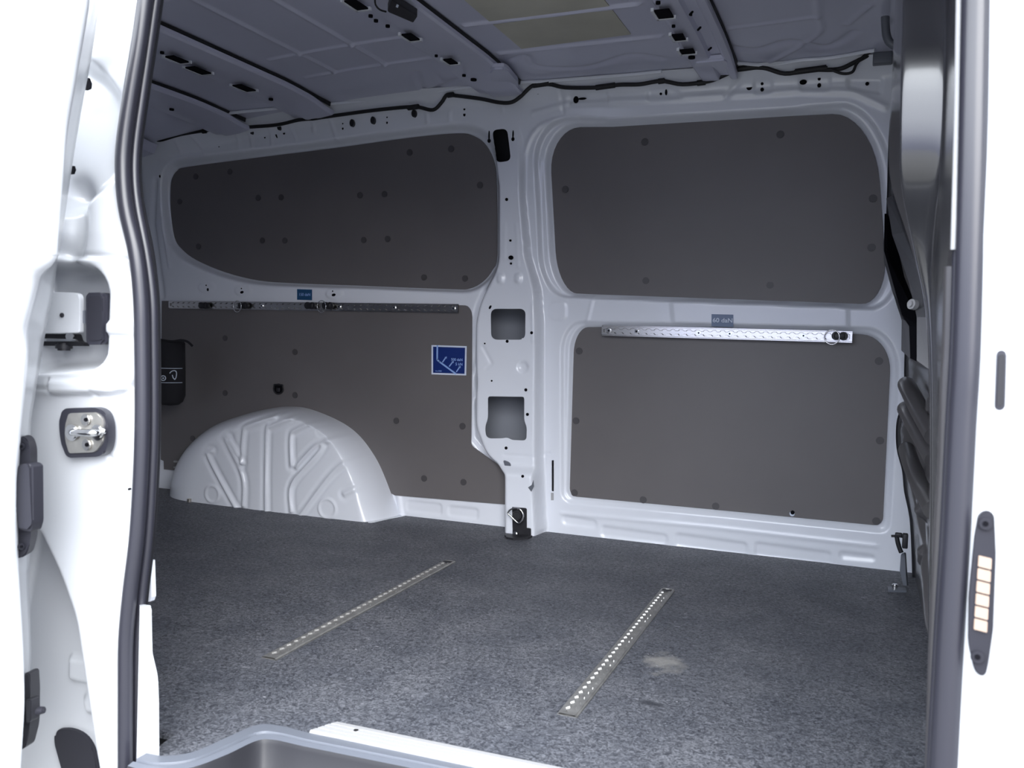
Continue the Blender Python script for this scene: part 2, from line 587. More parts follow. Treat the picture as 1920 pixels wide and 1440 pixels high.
def build_wall():
    cs = 0.004
    xs = np.arange(-2.64, 0.20, cs)
    zs = np.arange(-0.012, 1.452, cs)
    X, Z = np.meshgrid(xs, zs, indexing='ij')
    P = np.stack([X.ravel(), Z.ravel()], 1)
    hs = np.full(len(P), 9.0)
    for h in HOLES:
        s = sdf(P, h, 0.05)
        near = np.abs(s) < cs * 0.62
        for ax in (0, 1):
            pass
        eps = 1e-4
        idx = np.where(near)[0]
        Q = P[idx]
        gx = (sdf(Q + [eps, 0], h, .05) - s[idx]) / eps
        gz = (sdf(Q + [0, eps], h, .05) - s[idx]) / eps
        g = np.hypot(gx, gz) + 1e-9
        P[idx] -= np.stack([gx / g, gz / g], 1) * s[idx, None]
        s[idx] = 0
        hs = np.minimum(hs, s)
    x, z = P[:, 0], P[:, 1]
    d = np.zeros(len(P))

    def frame(inn, out, D, p=None):
        si, so = sdf(P, inn, 0.2), sdf(P, out, 0.2)
        t = np.where(si <= 0, 0, np.where(so >= 0, 1, si / (si - so + 1e-9)))
        return D * (1 - (sm(t) if p is None else p(t)))

    def stroke(px, wd, a, dep=0.0, cl=False):
        L_ = pmap(px, dep)
        q = dist_line(P, L_, 0.06, cl)
        return a * np.exp(-(q / wd) ** 2)

    def bead(px, wd, a, dep=0.0):
        s = sdf(P, pmap(px, dep), 0.05)
        return a * sm(0.5 - s / wd)

    d -= frame(pmap(UL, DW), pmap(ULo), DW)
    d -= frame(pmap(UR, DW), pmap(URo), DW, lambda t: 0.55 * sm(t / 0.35) + 0.45 * sm((t - 0.8) / 0.2))
    d -= frame(pmap(LR, 0.022), pmap(LRo), 0.022, lambda t: 0.6 * sm(t / 0.3) + 0.4 * sm((t - 0.7) / 0.3))
    # pillar
    inn = np.array([W2(p[0], p[1], pil_dep(p[1])) for p in rpoly(PIL, 5)])
    out = np.array([W2(p[0], p[1], 0) for p in rpoly(PILo, 5)])
    # the left outline must lie outside the raised face
    si, so = sdf(P, inn, 0.2), sdf(P, out, 0.2)
    t = np.where(si <= 0, 0, np.where(so >= 0, np.where(si > 0.012, 1, si / 0.012), si / (si - so + 1e-9)))
    yy = 720 - (z - 0.66) * 585                # height in the drawing units of pil_dep
    hgt = 0.030 + 0.02 * sm((0.93 - z) / 0.25) + 0.035 * sm((0.225 - z) / 0.035)
    hgt *= sm((1.34 - z) / 0.22)
    d += hgt * (1 - sm(t))
    # channel left of the pillar, creases and stampings
    d += stroke([(910, 548), (899, 575), (891, 600), (888, 650), (886, 700), (885, 760), (888, 820), (912, 850), (946, 884)], 0.010, -0.016)
    d += stroke(spline([(888, 690), (896, 703), (898, 715), (896, 730), (888, 745)], 3), 0.012, -0.012)
    d += stroke(spline([(1080, 222), (1030, 228), (1000, 250), (984, 290), (981, 350)], 4), 0.006, 0.006)
    d += stroke(spline([(1010, 300), (1008, 380), (1012, 490), (1030, 535), (1062, 563)], 4), 0.005, 0.003)
    # header stampings
    d += stroke([(1000, 212), (1060, 196), (1240, 186), (1500, 170), (1600, 172), (1660, 200)], 0.007, 0.005)
    d += stroke([(1052, 168), (1056, 214)], 0.004, -0.004)
    for a in ([(1066, 176), (1140, 172), (1141, 196), (1066, 200)], [(1214, 165), (1262, 162), (1282, 184), (1214, 190)],
              [(1414, 149), (1447, 146), (1448, 174), (1414, 178)], [(1500, 144), (1556, 138), (1556, 170), (1500, 172)],
              [(1590, 145), (1655, 146), (1652, 176), (1590, 166)]):
        d += bead(rpoly([(*q, 5) for q in a], 3), 0.006, -0.005)
    d += stroke([(1362, 180), (1392, 145)], 0.008, -0.006)
    for a, b_ in (((342, 262), (340, 285)), ((370, 256), (384, 288)), ((446, 244), (450, 283)), ((468, 240), (474, 276)),
                  ((508, 240), (510, 270)), ((545, 238), (556, 262)), ((588, 230), (589, 246)), ((620, 226), (632, 262)),
                  ((800, 214), (802, 232)), ((843, 212), (843, 226)), ((942, 196), (942, 208))):
        d += stroke([a, b_], 0.005, 0.004)
    d += stroke([(300, 300), (460, 282), (620, 262), (770, 243), (850, 232)], 0.005, 0.003)
    d += stroke([(290, 340), (286, 420), (300, 520), (304, 556)], 0.012, -0.010)
    d += stroke([(310, 330), (306, 420), (318, 500)], 0.006, 0.005)
    # belt
    for c in ((388, 539), (456, 545), (627, 551)):
        th = np.linspace(0, 2 * math.pi, 14, endpoint=False)
        d += bead([(c[0] + 16 * math.cos(q), c[1] + 10 * math.sin(q)) for q in th], 0.004, 0.004)
    d += stroke([(1112, 556), (1100, 606)], 0.004, 0.004)
    d += bead(rpoly([(1258, 562, 4), (1590, 572, 4), (1590, 616, 4), (1262, 606, 4)], 3), 0.006, 0.004)
    d += bead(rpoly([(1032, 566, 8), (1062, 566, 8), (1062, 600, 8), (1032, 600, 8)], 3), 0.005, 0.003)
    # pillar bumps
    for c in ((939, 522), (972, 522)):
        d += bead(rpoly([(c[0] - 6, c[1] - 9, 5), (c[0] + 6, c[1] - 9, 5), (c[0] + 6, c[1] + 9, 5), (c[0] - 6, c[1] + 9, 5)], 3), 0.005,
                  0.006, -0.035)
    th = np.linspace(0, 2 * math.pi, 14, endpoint=False)
    d += bead([(980 + 9 * math.cos(q), 688 + 9 * math.sin(q)) for q in th], 0.010, -0.008, -0.05)
    d += stroke([(947, 420), (946, 486)], 0.003, 0.003, -0.03)
    d += stroke([(968, 420), (972, 500)], 0.003, 0.003, -0.03)
    d += stroke([(998, 570), (1000, 640)], 0.004, 0.003, -0.05)
    d += stroke([(945, 853), (980, 855), (1003, 858), (1022, 852)], 0.003, -0.004, -0.05)
    d += stroke([(905, 650), (922, 682), (910, 692)], 0.004, -0.004, -0.05)
    # sill beads
    for a in ([(1055, 966), (1118, 976), (1118, 991), (1055, 982)], [(1127, 986), (1251, 1003), (1251, 1022), (1127, 1006)],
              [(1267, 1000), (1401, 1019), (1401, 1042), (1267, 1024)], [(1416, 1017), (1558, 1036), (1558, 1060), (1416, 1042)],
              [(1574, 1034), (1640, 1042), (1640, 1052), (1574, 1046)]):
        d += bead(rpoly([(*q, 6) for q in a], 3), 0.006, -0.0045)
    d += stroke([(1052, 962), (1340, 989), (1644, 1024)], 0.004, 0.0035)
    for a in ([(762, 938), (828, 945), (828, 966), (762, 958)], [(840, 948), (896, 954), (896, 974), (840, 967)]):
        d += bead(rpoly([(*q, 5) for q in a], 3), 0.006, -0.004)
    d += stroke([(748, 932), (754, 972)], 0.008, 0.008)
    # roll over to the roof
    zt = roofZ(x)
    d += 0.050 * np.clip((z - (zt - 0.055)) / 0.055, 0, 1.6) ** 1.6
    g2 = np.pad(d.reshape(len(xs), len(zs)), 1, mode='edge')
    g2 = (g2[:-2] + 2 * g2[1:-1] + g2[2:]) / 4
    g2 = (g2[:, :-2] + 2 * g2[:, 1:-1] + g2[:, 2:]) / 4
    d = g2.ravel()
    y = wallY(z) - d
    V = np.stack([x, y, z], 1)
    F = grid_faces(len(xs), len(zs))
    keep = hs[F].max(1) > 1e-6
    keep &= z[F].min(1) < (roofZ(x[F].mean(1)) + 0.006)
    o = mesh_np('wall_back', V, F[keep][:, ::-1], 'paint')
    tag(o, kind='structure')
    return o


wall = build_wall()
# outer skin seen through the pillar openings
box('outer_skin', (-1.2, 2.95, 0.70), (2.9, 0.01, 1.62), 'cavity_shade', wall)
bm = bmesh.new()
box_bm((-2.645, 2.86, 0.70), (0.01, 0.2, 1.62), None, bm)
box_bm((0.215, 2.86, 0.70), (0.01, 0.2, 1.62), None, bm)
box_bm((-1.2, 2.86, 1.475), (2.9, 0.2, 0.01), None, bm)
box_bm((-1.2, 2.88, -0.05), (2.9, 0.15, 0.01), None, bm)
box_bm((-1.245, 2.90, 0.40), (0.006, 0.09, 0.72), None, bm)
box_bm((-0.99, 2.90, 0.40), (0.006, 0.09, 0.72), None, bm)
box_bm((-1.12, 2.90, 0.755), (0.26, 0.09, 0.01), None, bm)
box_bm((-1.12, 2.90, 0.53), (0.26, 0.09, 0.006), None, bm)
bm_obj('pillar_cavity', bm, 'cavity_shade', wall)
box('slot_shade', (-1.10, 2.86, 1.24), (0.2, 0.01, 0.2), 'black', wall)  # black plate added to give the slot the darkness of a deep section


def wall_disc(bm, x, y, r, dep, rz=1.0, th=0.003, n=12, ang=0):
    p = W(x, y, dep)
    q = bmesh.ops.create_cone(bm, cap_ends=True, segments=n, radius1=1, radius2=1, depth=th)
    mt = Matrix.Translation(Vector(p)) @ Matrix.Rotation(ang, 4, 'Y') @ Matrix.Diagonal((r, 1, r * rz, 1)) @ Matrix.Rotation(math.pi / 2, 4, 'X')
    bmesh.ops.transform(bm, matrix=mt, verts=q['verts'])


PX = 1 / 585.0
bm = bmesh.new()
pd = lambda y: pil_dep(y) - (0.0045 if y < 300 else 0.001)
for (x, y, r, rz, ang) in [(917, 264, 3.2, 1.2, 0), (917, 254, 1.3, 7, 0), (962, 261, 3.2, 1.2, 0), (962, 252, 1.3, 6, 0), (950, 374, 3, 1, 0),
                           (957, 451, 2.2, 1, 0), (958, 483, 5, .8, 0), (958, 494, 2.2, 1, 0), (919, 576, 2, 2, .5), (997, 624, 3, 1, 0),
                           (909, 644, 1.6, 1, 0), (951, 640, 3, 1, 0), (922, 714, 1.8, 1, 0), (986, 731, 3, 1, 0), (989, 777, 3, 1, 0),
                           (949, 840, 3, 1, 0), (980, 893, 2.8, 1, 0)]:
    wall_disc(bm, x, y, r * PX, pd(y) + 0.0005, rz, ang=ang)
for (x, y, r, rz, ang) in [(1049, 579, 3, 1, 0), (1048, 591, 5, .7, 0), (1405, 164, 5, 1, 0), (1429, 157, 2.4, 1, 0), (1429, 168, 3, 1.1, 0),
                           (1506, 154, 6, .7, 0), (1536, 148, 2.6, 1, 0), (1536, 160, 3.2, 1.1, 0), (1626, 157, 3, 1, 0), (1239, 176, 2.2, 1, 0),
                           (1249, 173, 2, 2.6, 0), (1080, 187, 5, 1.3, 0), (1092, 185, 8, .25, 0), (1161, 182, 5, .8, 0), (871, 205, 2.2, 1, 0),
                           (871, 215, 2.6, 1.4, 0), (726, 220, 1.6, 1, 0), (726, 230, 2, 1.4, 0), (643, 232, 1.6, 1, 0), (643, 241, 2, 1.4, 0),
                           (349, 270, 1.8, 4.2, -.4), (362, 268, 2.6, 1, 0), (518, 253, 1.8, 4.2, -.4), (533, 250, 2.8, 1, 0),
                           (497, 258, 1.8, 1.2, 0), (488, 250, 1.5, 1.2, 0), (411, 275, 1.6, 1, 0), (390, 543, 3, 1.2, 0), (387, 535, 1.8, 1, 0),
                           (454, 548, 5, .6, -.2), (453, 541, 1.6, 1, 0), (626, 553, 5, .6, -.2), (624, 546, 1.6, 1, 0), (348, 887, 4, 1, 0),
                           (300, 330, 2, 2, 0)]:
    dep = 0.0 if not (430 < x < 480 or 600 < x < 650 or 380 < x < 395) or y < 500 else -0.004
    wall_disc(bm, x, y, r * PX, dep + 0.0012, rz, ang=ang)
h = bm_obj('fixing_hole', bm, 'hole', wall)
tag(h, 'small dark fixing holes punched in the white metal', kind='stuff')
# sealing bungs hanging below the harness
bm = bmesh.new()
for (x, y) in ((661, 231), (700, 226), (777, 213), (474, 246), (355, 256), (525, 238), (1010, 170)):
    wall_disc(bm, x, y, 5 * PX, -0.004, 1.5, 0.012, 14)
bm_obj('cable_clip', bm, 'black', wall)
# lever hole lip at the foot of the channel and torn pull tab
p = W(951, 873, -0.03)
plate('drain_cover', [W(*q, -0.055) for q in rpoly([(943, 862, 4), (957, 868, 5), (959, 884, 3), (948, 880, 3)], 4)], (0, 0.02, 0), 'grey', wall)
plate('paint_chip', [W(*q, -0.0865) for q in [(990, 914), (997, 909), (1000, 900), (1001, 912), (996, 922)]], (0, 0.001, 0), 'grey', wall)
# light tape strip under the slit
plate('tape_strip', [W(*q, -0.001) for q in [(1033, 924), (1038, 924), (1038, 938), (1033, 938)]], (0, 0.002, 0), 'sill', wall)


# ------------------------------------------------------------------ wheel arch
def wheel_arch():
    DEP = 0.165
    inn = [(360, 945), (362, 915), (372, 880), (388, 852), (420, 823), (462, 801), (508, 790), (545, 789), (576, 797), (604, 814),
           (628, 842), (648, 880), (662, 920), (674, 979)]
    out = [(336, 922), (340, 890), (354, 855), (380, 822), (418, 794), (464, 777), (507, 766), (542, 762), (581, 766), (634, 787),
           (670, 811), (698, 845), (720, 886), (752, 970)]
    A = spline([W2(*p, -DEP) for p in inn], 14)
    B = spline([W2(*p, 0.0) for p in out], 14)
    A[0][1] = A[-1][1] = B[0][1] = B[-1][1] = -0.004
    A[:, 1] = np.maximum(A[:, 1], -0.004)
    B[:, 1] = np.maximum(B[:, 1], -0.004)
    nu = len(A)
    cen = np.array([W2(528, 962, -DEP)[0], -0.004])
    rings = []
    nin = 70
    for k in range(1, nin + 1):
        s = k / nin
        rings.append((cen + (A - cen) * s, np.zeros(nu)))
    for t in (1 - np.cos(np.linspace(0, math.pi / 2, 22)[1:])) * 0 + np.linspace(0, 1, 22)[1:] ** 0.75:
        rings.append((A + (B - A) * t, np.full(nu, t)))
    XZ = np.array([r[0] for r in rings])
    T = np.array([r[1] for r in rings])
    nr = len(rings)
    P = XZ.reshape(-1, 2)
    T = T.reshape(-1)
    D = DEP * np.clip(1 - T ** 2.0, 0, 1) ** 0.5
    # soft dome of the face
    inner_d = np.repeat(np.r_[np.linspace(1 / nin, 1, nin), np.ones(nr - nin)], nu)
    D += 0.006 * (1 - inner_d ** 2) - 0.0

    def L(px):
        return np.array([W2(*p, -DEP) for p in px])
    ribs = [[(501, 966), (501, 812), (507, 800), (544, 785)],
            [(458, 948), (456, 892), (424, 826), (428, 818)],
            [(454, 868), (457, 812), (464, 800), (512, 782)],
            [(454, 868), (431, 826)],
            [(444, 953), (392, 858), (398, 846)],
            [(548, 958), (549, 908), (592, 856), (604, 838)],
            [(548, 872), (546, 820), (556, 806), (598, 788)],
            [(556, 876), (586, 842), (606, 830), (652, 812)],
            [(562, 970), (627, 884), (676, 852)],
            [(646, 926), (684, 908), (716, 898)]]
    for r in ribs:
        q = dist_line(P, spline(L(r), 6), 0.05)
        D += 0.0068 * np.exp(-(q / 0.0052) ** 2) - 0.0035 * np.exp(-((q - 0.016) / 0.007) ** 2)
    for c, r in (((399, 926), 0.030), ((615, 953), 0.033)):
        cc = W2(*c, -DEP)
        q = np.abs(np.hypot(P[:, 0] - cc[0], P[:, 1] - cc[1]) - r)
        D += 0.0055 * np.exp(-(q / 0.004) ** 2)
    # little pad emboss near the top right
    s = sdf(P, L(rpoly([(590, 806, 4), (612, 806, 4), (618, 820, 4), (596, 822, 4)], 3)), .03)
    D -= 0.003 * sm(0.5 - s / 0.004)
    D[T > 0.999] = -0.004
    y = wallY(P[:, 1]) - D
    V = np.stack([P[:, 0], y, P[:, 1]], 1)
    F = grid_faces(nr, nu)
    o = mesh_np('wheel_arch', V, F, 'paint')
    tag(o, 'white pressed-metal wheel arch hump with branching ribs rising from the floor', 'wheel arch')
    # bead of sealant round the foot and the small bolt at its left
    # flange to the sill on the right of the hump
    plate('sill_flange', [onZ(*q, 0.002) for q in [(690, 979), (700, 979), (730, 972), (752, 968), (760, 966), (745, 955), (700, 960)]],
          (0, 0, -0.006), 'paint', o)
    p = onZ(355, 938, 0.006)
    cyl('bolt', p, (0, 0, 1), 0.008, 0.012, 'zinc', o, 10)
    return o


wheel_arch()


# ------------------------------------------------------------------ lining boards
def board(name, px, dep, label, caps, thick=0.004, rough_pts=None):
    ring = [W(x, y, dep) for x, y in px]
    o = plate(name, ring, (0, thick, 0), 'lining', None, 0.0008)
    tag(o, label, 'lining board', 'grey lining boards on the van side')
    me = None
    for i, (x, y) in enumerate(caps):
        p = W(x, y, dep - 0.001)
        c = cyl('rivet_cap', (0, 0, 0), (0, -1, 0), 0.0115, 0.003, 'rivet', o, 18, 0.001) if me is None else link(
            bpy.data.objects.new('rivet_cap', me), None, o)
        me = c.data
        c.location = p
    return o


ul = board('lining_board', UL, DW - 0.006, 'upper grey lining board left of the pillar, tapering with a swept lower edge',
           [(367, 331), (431, 322), (337, 378), (484, 371), (527, 370), (675, 366), (721, 364), (768, 286), (846, 279), (900, 347), (372, 462),
            (492, 451), (534, 451), (682, 450), (727, 448), (795, 520), (872, 522)])
ur = board('lining_board', UR, DW - 0.006, 'large upper grey lining board with round corners, right of the pillar',
           [(1209, 266), (1463, 252), (1060, 355), (1637, 372), (1634, 464), (1211, 526), (1444, 534)])
lr = board('lining_board', LR, 0.022 - 0.006, 'lower grey lining board right of the pillar, under the shiny silver rail',
           [(1086, 658), (1648, 677), (1080, 789), (1650, 826), (1077, 924), (1206, 937), (1342, 949), (1643, 977)])
LLp = rpoly([(303, 564, 0), (858, 572, 0), (885, 573, 22), (883, 835, 6), (951, 884, 0), (948, 946, 0), (740, 929, 0), (690, 900, 0),
             (420, 880, 0), (365, 886, 0), (307, 880, 0), (307, 864, 0), (301, 862, 0)], 6)
ll = board('lining_board', LLp, -0.006, 'lower grey lining board behind the white wheel arch, carrying the blue diagram sticker',
           [(422, 634), (553, 660), (422, 737), (553, 741), (743, 789), (867, 799), (361, 822), (795, 897), (869, 904)])
p = W(1486, 961, 0.014)
cyl('drain_hole', p, (0, -1, 0), 0.006, 0.003, 'hole', lr, 12)
cyl('hole_rim', p + [-.001, 0.001, -.004], (0, -1, 0), 0.0075, 0.0028, 'print', lr, 12)
for yy in (866, 877):
    plate('slot', [W(*q, -0.0075) for q in rpoly([(325, yy - 2.5, 2), (365, yy, 2), (365, yy + 3.5, 2), (325, yy + 1, 2)], 3)], (0, 0.002, 0),
          'sill', ll)
# round finger hole with a dark cup
cup = empty('finger_hole', 'black round cup fitting set in the lower left lining board above the wheel arch', 'cup fitting')
p = W(522, 729, -0.009)
cup.location = p
th = np.linspace(0, 2 * math.pi, 26, endpoint=False)
ringp = [(0.024 * math.cos(t) * (1 if math.sin(t) < .1 else .95), 0, 0.021 * math.sin(t) - 0.0 if math.sin(t) < .3 else 0.017) for t in th]
o = tube('cup_rim', np.array(ringp) * [0.9, 1, 0.9], 0.0028, 'black', cup, True, 8, 1)
cyl('cup_floor', (0, 0.001, -0.001), (0, -1, 0), 0.020, 0.003, 'hole', cup, 22)
box('cup_latch', (0.002, -0.003, -0.004), (0.014, 0.006, 0.014), 'black', cup, 0.002)


# ------------------------------------------------------------------ airline tracks
def track(name, A, B, nrm, wd, label, group, m='alu', screws=(), H=0.006):
    """lashing track from A to B (3-D centre line), facing nrm"""
    A, B, nrm = np.array(A), np.array(B), np.array(nrm, float)
    L_ = np.linalg.norm(B - A)
    u = (B - A) / L_
    v = np.cross(nrm, u)
    v /= np.linalg.norm(v)
    n1, n2 = int(L_ / 0.0016), 30
    s = np.linspace(0, L_, n1)
    t = np.linspace(-wd / 2, wd / 2, n2)
    Sg, Tg = np.meshgrid(s, t, indexing='ij')
    hgt = np.where(np.abs(Tg) < wd * 0.40, H, 0.0018)
    pitch = 0.0254
    ph = (Sg - 0.012) % pitch - pitch / 2
    hole = (np.hypot(ph, Tg) < 0.0096) | (np.abs(Tg) < 0.0048)
    hole &= (Sg > 0.008) & (Sg < L_ - 0.008)
    hgt = np.where(hole, 0.0008, hgt)
    P = A + Sg[..., None] * u + Tg[..., None] * v + hgt[..., None] * nrm
    root = mesh_np(name, P.reshape(-1, 3), grid_faces(n1, n2), m, None, False)
    tag(root, label, 'lashing rail', group)
    for q in screws:
        c = A + u * q * L_ + nrm * 0.002
        sc_ = cyl('screw', c, nrm, 0.0072, 0.004, 'chrome', root, 16, 0.001)
        cyl('screw_recess', c + nrm * 0.0021, nrm, 0.0028, 0.001, 'hole', sc_, 6)
    # end walls / backing
    rot = Matrix((u, v, nrm)).transposed()
    box('rail_base', (A + B) / 2 + nrm * 0.0003, (L_, wd, 0.0006), m, root, 0, rot)
    return root


def wall_pt(x, y, dep):
    return W(x, y, dep)


track('lashing_rail', W(1129, 619.5, -0.012), W(1598, 632, -0.012), (0, -1, 0), 0.033,
      'bright aluminium lashing rail on the wall right of the pillar, above the lower board', 'aluminium lashing rails',
      screws=(0.03, 0.15, 0.41, 0.535, 0.82))
track('lashing_rail', W(318, 571, -0.012), W(860, 578.5, -0.012), (0, -1, 0), 0.030,
      'dark shaded lashing rail along the wall left of the pillar, above the wheel arch', 'aluminium lashing rails',
      screws=(0.35, 0.62, 0.80, 0.985))
fa = [onZ(504, 1236, 0.0), onZ(844, 1053, 0.0)]
fb = [onZ(1063, 1343, 0.0), onZ(1253, 1106, 0.0)]
for (a, b_), lb in ((fa, 'left of the two aluminium tracks let into the floor, ending below the pillar foot'),
                    (fb, 'right of the two aluminium tracks let into the floor, beside the dusty patch')):
    t_ = track('floor_track', a, b_, (0, 0, 1), 0.036, lb, 'aluminium tracks let into the floor', 'track', H=0.004)
    e_ = b_ + (a - b_) / np.linalg.norm(a - b_) * 0.018
    plate('end_stop', [e_ + np.array(q) for q in ((-.012, -.008, .0045), (.012, -.008, .0045), (.012, .008, .0045), (-.012, .008, .0045))], (0, 0, -0.004),
          'black', t_)


def fitting(x, y, dep, label, ring=True, sc=1.0, ringrot=0.0):
    r = empty('lashing_ring', label, 'tie-down ring', 'tie-down fittings clipped in the wall rails')
    r.location = W(x, y, dep)
    for k, dx in enumerate((-0.009, 0.011)):
        cyl('fitting_body', (dx * sc, -0.008, 0), (0, -1, 0), 0.0125 * sc, 0.016, 'black', r, 18, 0.002)
    box('fitting_bridge', (0.001, -0.012, 0), (0.03 * sc, 0.012, 0.016 * sc), 'black', r, 0.003)
    if ring:
        th = np.linspace(0, 2 * math.pi, 18, endpoint=False)
        c = np.array([-0.020, -0.018, -0.004])
        pts = [c + np.array([0.021 * math.cos(t), -0.004 * math.cos(t), 0.021 * math.sin(t)]) for t in th]
        tube('ring', pts, 0.0016, 'chrome', r, True, 8, 1)
    return r


fitting(1574, 630, -0.018, 'black tie-down fitting with a wire ring at the right end of the bright rail')
fitting(385, 573, -0.018, 'leftmost tie-down fitting in the dark rail, almost black, without visible ring', False)
fitting(459, 573, -0.018, 'second tie-down fitting from the left in the dark rail, showing a bright pin')
fitting(584, 573, -0.018, 'third tie-down fitting from the left in the dark rail, under the blue sticker', False)
fitting(617, 573, -0.018, 'rightmost tie-down fitting in the dark rail, just right of the blue sticker')


# ------------------------------------------------------------------ stickers
def sticker(name, quad, dep, m, label, txt=(), border=None):
    ring = [W(x, y, dep) for x, y in quad]
    o = plate(name, ring, (0, 0.0006, 0), m)
    tag(o, label, 'sticker')
    return o


s1 = sticker('sticker', [(557, 542), (585, 543), (585, 563), (557, 562)], -0.0012, 'blue_dark',
             'small dark blue load sticker reading 150 daN above the dark rail')
c = W(571, 552.5, -0.0025)
text('lettering', '150 daN', c, 0.0145, 'print_blue', s1)
s2 = sticker('sticker', [(1334, 589), (1375, 590), (1375, 613), (1334, 612)], -0.0052, 'blue_grey',
             'grey-blue load sticker reading 60 daN above the bright rail')
c = W(1355, 601, -0.0065)
text('lettering', '60 daN', c, 0.0185, 'print', s2, sx=1.1)
q3 = [(809, 647), (875, 649), (874, 704), (809, 702)]
s3 = sticker('sticker', q3, -0.0068, 'print', 'square blue diagram sticker with white border reading 500 daN 5 kN')
q3i = [(812, 650), (872, 652), (871, 701), (812, 699)]
bf = plate('blue_field', [W(x, y, -0.0072) for x, y in q3i], (0, 0.0004, 0), 'blue', s3)


def fxy(u_, v_):            # sticker coordinates from the zoomed view
    return 780 + u_ / 16, 630 + v_ / 16


def flat_stroke(name, pts, wd, dep, m, parent):
    bm = bmesh.new()
    for a, b_ in zip(pts[:-1], pts[1:]):
        A, B = np.array(a, float), np.array(b_, float)
        d_ = (B - A) / np.linalg.norm(B - A)
        n_ = np.array([-d_[1], d_[0]]) * wd / 2
        ex = d_ * wd * 0.25
        ring = [A - ex + n_, B + ex + n_, B + ex - n_, A - ex - n_]
        slab_bm([W(*p_, dep) for p_ in ring], [W(*p_, dep + 0.0003) for p_ in ring], bm)
    return bm_obj(name, bm, m, parent)


flat_stroke('diagram_line', [fxy(640, 290), fxy(635, 710), fxy(700, 770), fxy(1190, 1130)], 3.0, -0.0078, 'print_blue', bf)
for a, b_ in (((890, 650), (800, 780)), ((1100, 780), (1000, 910)), ((1305, 935), (1215, 1070))):
    flat_stroke('force_arrow', [fxy(*a), fxy(*b_)], 2.2, -0.0078, 'print_blue', bf)
    c = fxy(*a)
    plate('arrow_head', [W(*q, -0.0078) for q in [(c[0] + 2, c[1] - 2.2), (c[0] + 1.8, c[1] + 2), (c[0] - 2.2, c[1] - 0.8)]], (0, 0.0003, 0),
          'print_blue', bf)
text('lettering', '500 daN', W(*fxy(1225, 712), -0.0080), 0.0125, 'print_blue', bf)
text('lettering', '5 kN', W(*fxy(1290, 850), -0.0080), 0.0135, 'print_blue', bf)
text('lettering', 'ws.z7000', W(*fxy(675, 1050), -0.0080), 0.0065, 'print_blue', bf)

# ------------------------------------------------------------------ tie-down at the pillar foot
td = empty('tie_down', 'black tie-down eye with steel loop bolted at the foot of the pillar', 'tie-down ring')
DF = -0.090
plate('base_plate', [W(*q, DF) for q in rpoly([(960, 951, 0), (987, 953, 3), (987, 990, 0), (995, 991, 2), (995, 1004, 0), (961, 1004, 0)], 3)],
      (0, 0.008, 0), 'black', td, 0.001)
p = W(970, 966, DF - 0.006)
cyl('boss', p, (0.1, -1, 0), 0.019, 0.020, 'black', td, 20, 0.003, 0.014)
lp = [W(*q, DF - 0.018) for q in ((952, 962), (958, 955), (968, 953), (976, 956), (981, 965), (979, 975), (973, 981), (966, 976), (957, 967))]
tube('loop', lp, 0.0026, 'chrome', td, True, 8, 3)
p = W(966, 1001, DF - 0.012)
cyl('bolt', p, (0, -1, 0.2), 0.009, 0.010, 'chrome', td, 14, 0.003)
plate('foot', [onZ(*q, 0.006) for q in [(946, 1002), (998, 1004), (990, 1008), (962, 1009), (950, 1007)]], (0, 0, -0.006), 'black', td)

# ================================================================== ROOF
BOWS = []


def build_ceiling():
    cs = 0.006
    xs = np.arange(-2.64, 0.22, cs)
    ys = np.arange(1.06, 2.78, cs)
    X, Y = np.meshgrid(xs, ys, indexing='ij')
    P = np.stack([X.ravel(), Y.ravel()], 1)
    x, y = P[:, 0], P[:, 1]
    z = roofZ(x) + 0.012 * sm((2.70 - y) / 0.30)
    z -= 0.010 * sm((y - 2.62) / 0.05) * 0

    def ridge(a, b_, wd=0.006, h=0.005):
        A, B = C(*a)[:2], C(*b_)[:2]
        return h * np.exp(-(dist_line(P, [A, B], 0.05) / wd) ** 2)
    def line(A, B, wd=0.006, h=0.005):
        return h * np.exp(-(dist_line(P, [A, B], 0.05) / wd) ** 2)
    # cross beads between the bows and long beads
    for yy in (1.30, 1.52, 1.75, 1.98, 2.21, 2.455):
        z -= line((-1.02, yy), (-0.55, yy - 0.02), 0.007, 0.008)
    for yy in (1.35, 1.80, 2.27, 2.46):
        z -= line((-1.68, yy), (-1.22, yy - 0.02), 0.006, 0.006)
    for xx in (-1.57, -1.39):
        z -= line((xx, 1.2), (xx, 2.45), 0.006, 0.006)
    for px in ([(1530, 0), (1535, 40), (1532, 70), (1440, 118)], [(1362, 62), (1470, 48), (1530, 40)], [(1590, 52), (1630, 20)]):
        L_ = np.array([C(*q)[:2] for q in px])
        z -= 0.005 * np.exp(-(dist_line(P, spline(L_, 5), 0.05) / 0.008) ** 2)
    # shallow arched press near the edge
    for px in ([(960, 118), (985, 112), (1010, 128), (1100, 128), (1180, 108), (1240, 112)],
               [(1366, 92), (1420, 96), (1480, 82), (1550, 90), (1600, 66)], [(780, 140), (800, 170), (860, 150)]):
        L_ = np.array([C(*q)[:2] for q in px])
        z += 0.006 * np.exp(-(dist_line(P, spline(L_, 5), 0.05) / 0.012) ** 2)
    V = np.stack([x, y, z], 1)
    F = grid_faces(len(xs), len(ys))
    o = mesh_np('ceiling', V, F[:, ::-1], 'roof')
    tag(o, kind='structure')
    box('roof_skin', (-1.2, 1.9, 1.50), (3.1, 2.1, 0.01), 'paint_out', o)
    return o


ceil = build_ceiling()


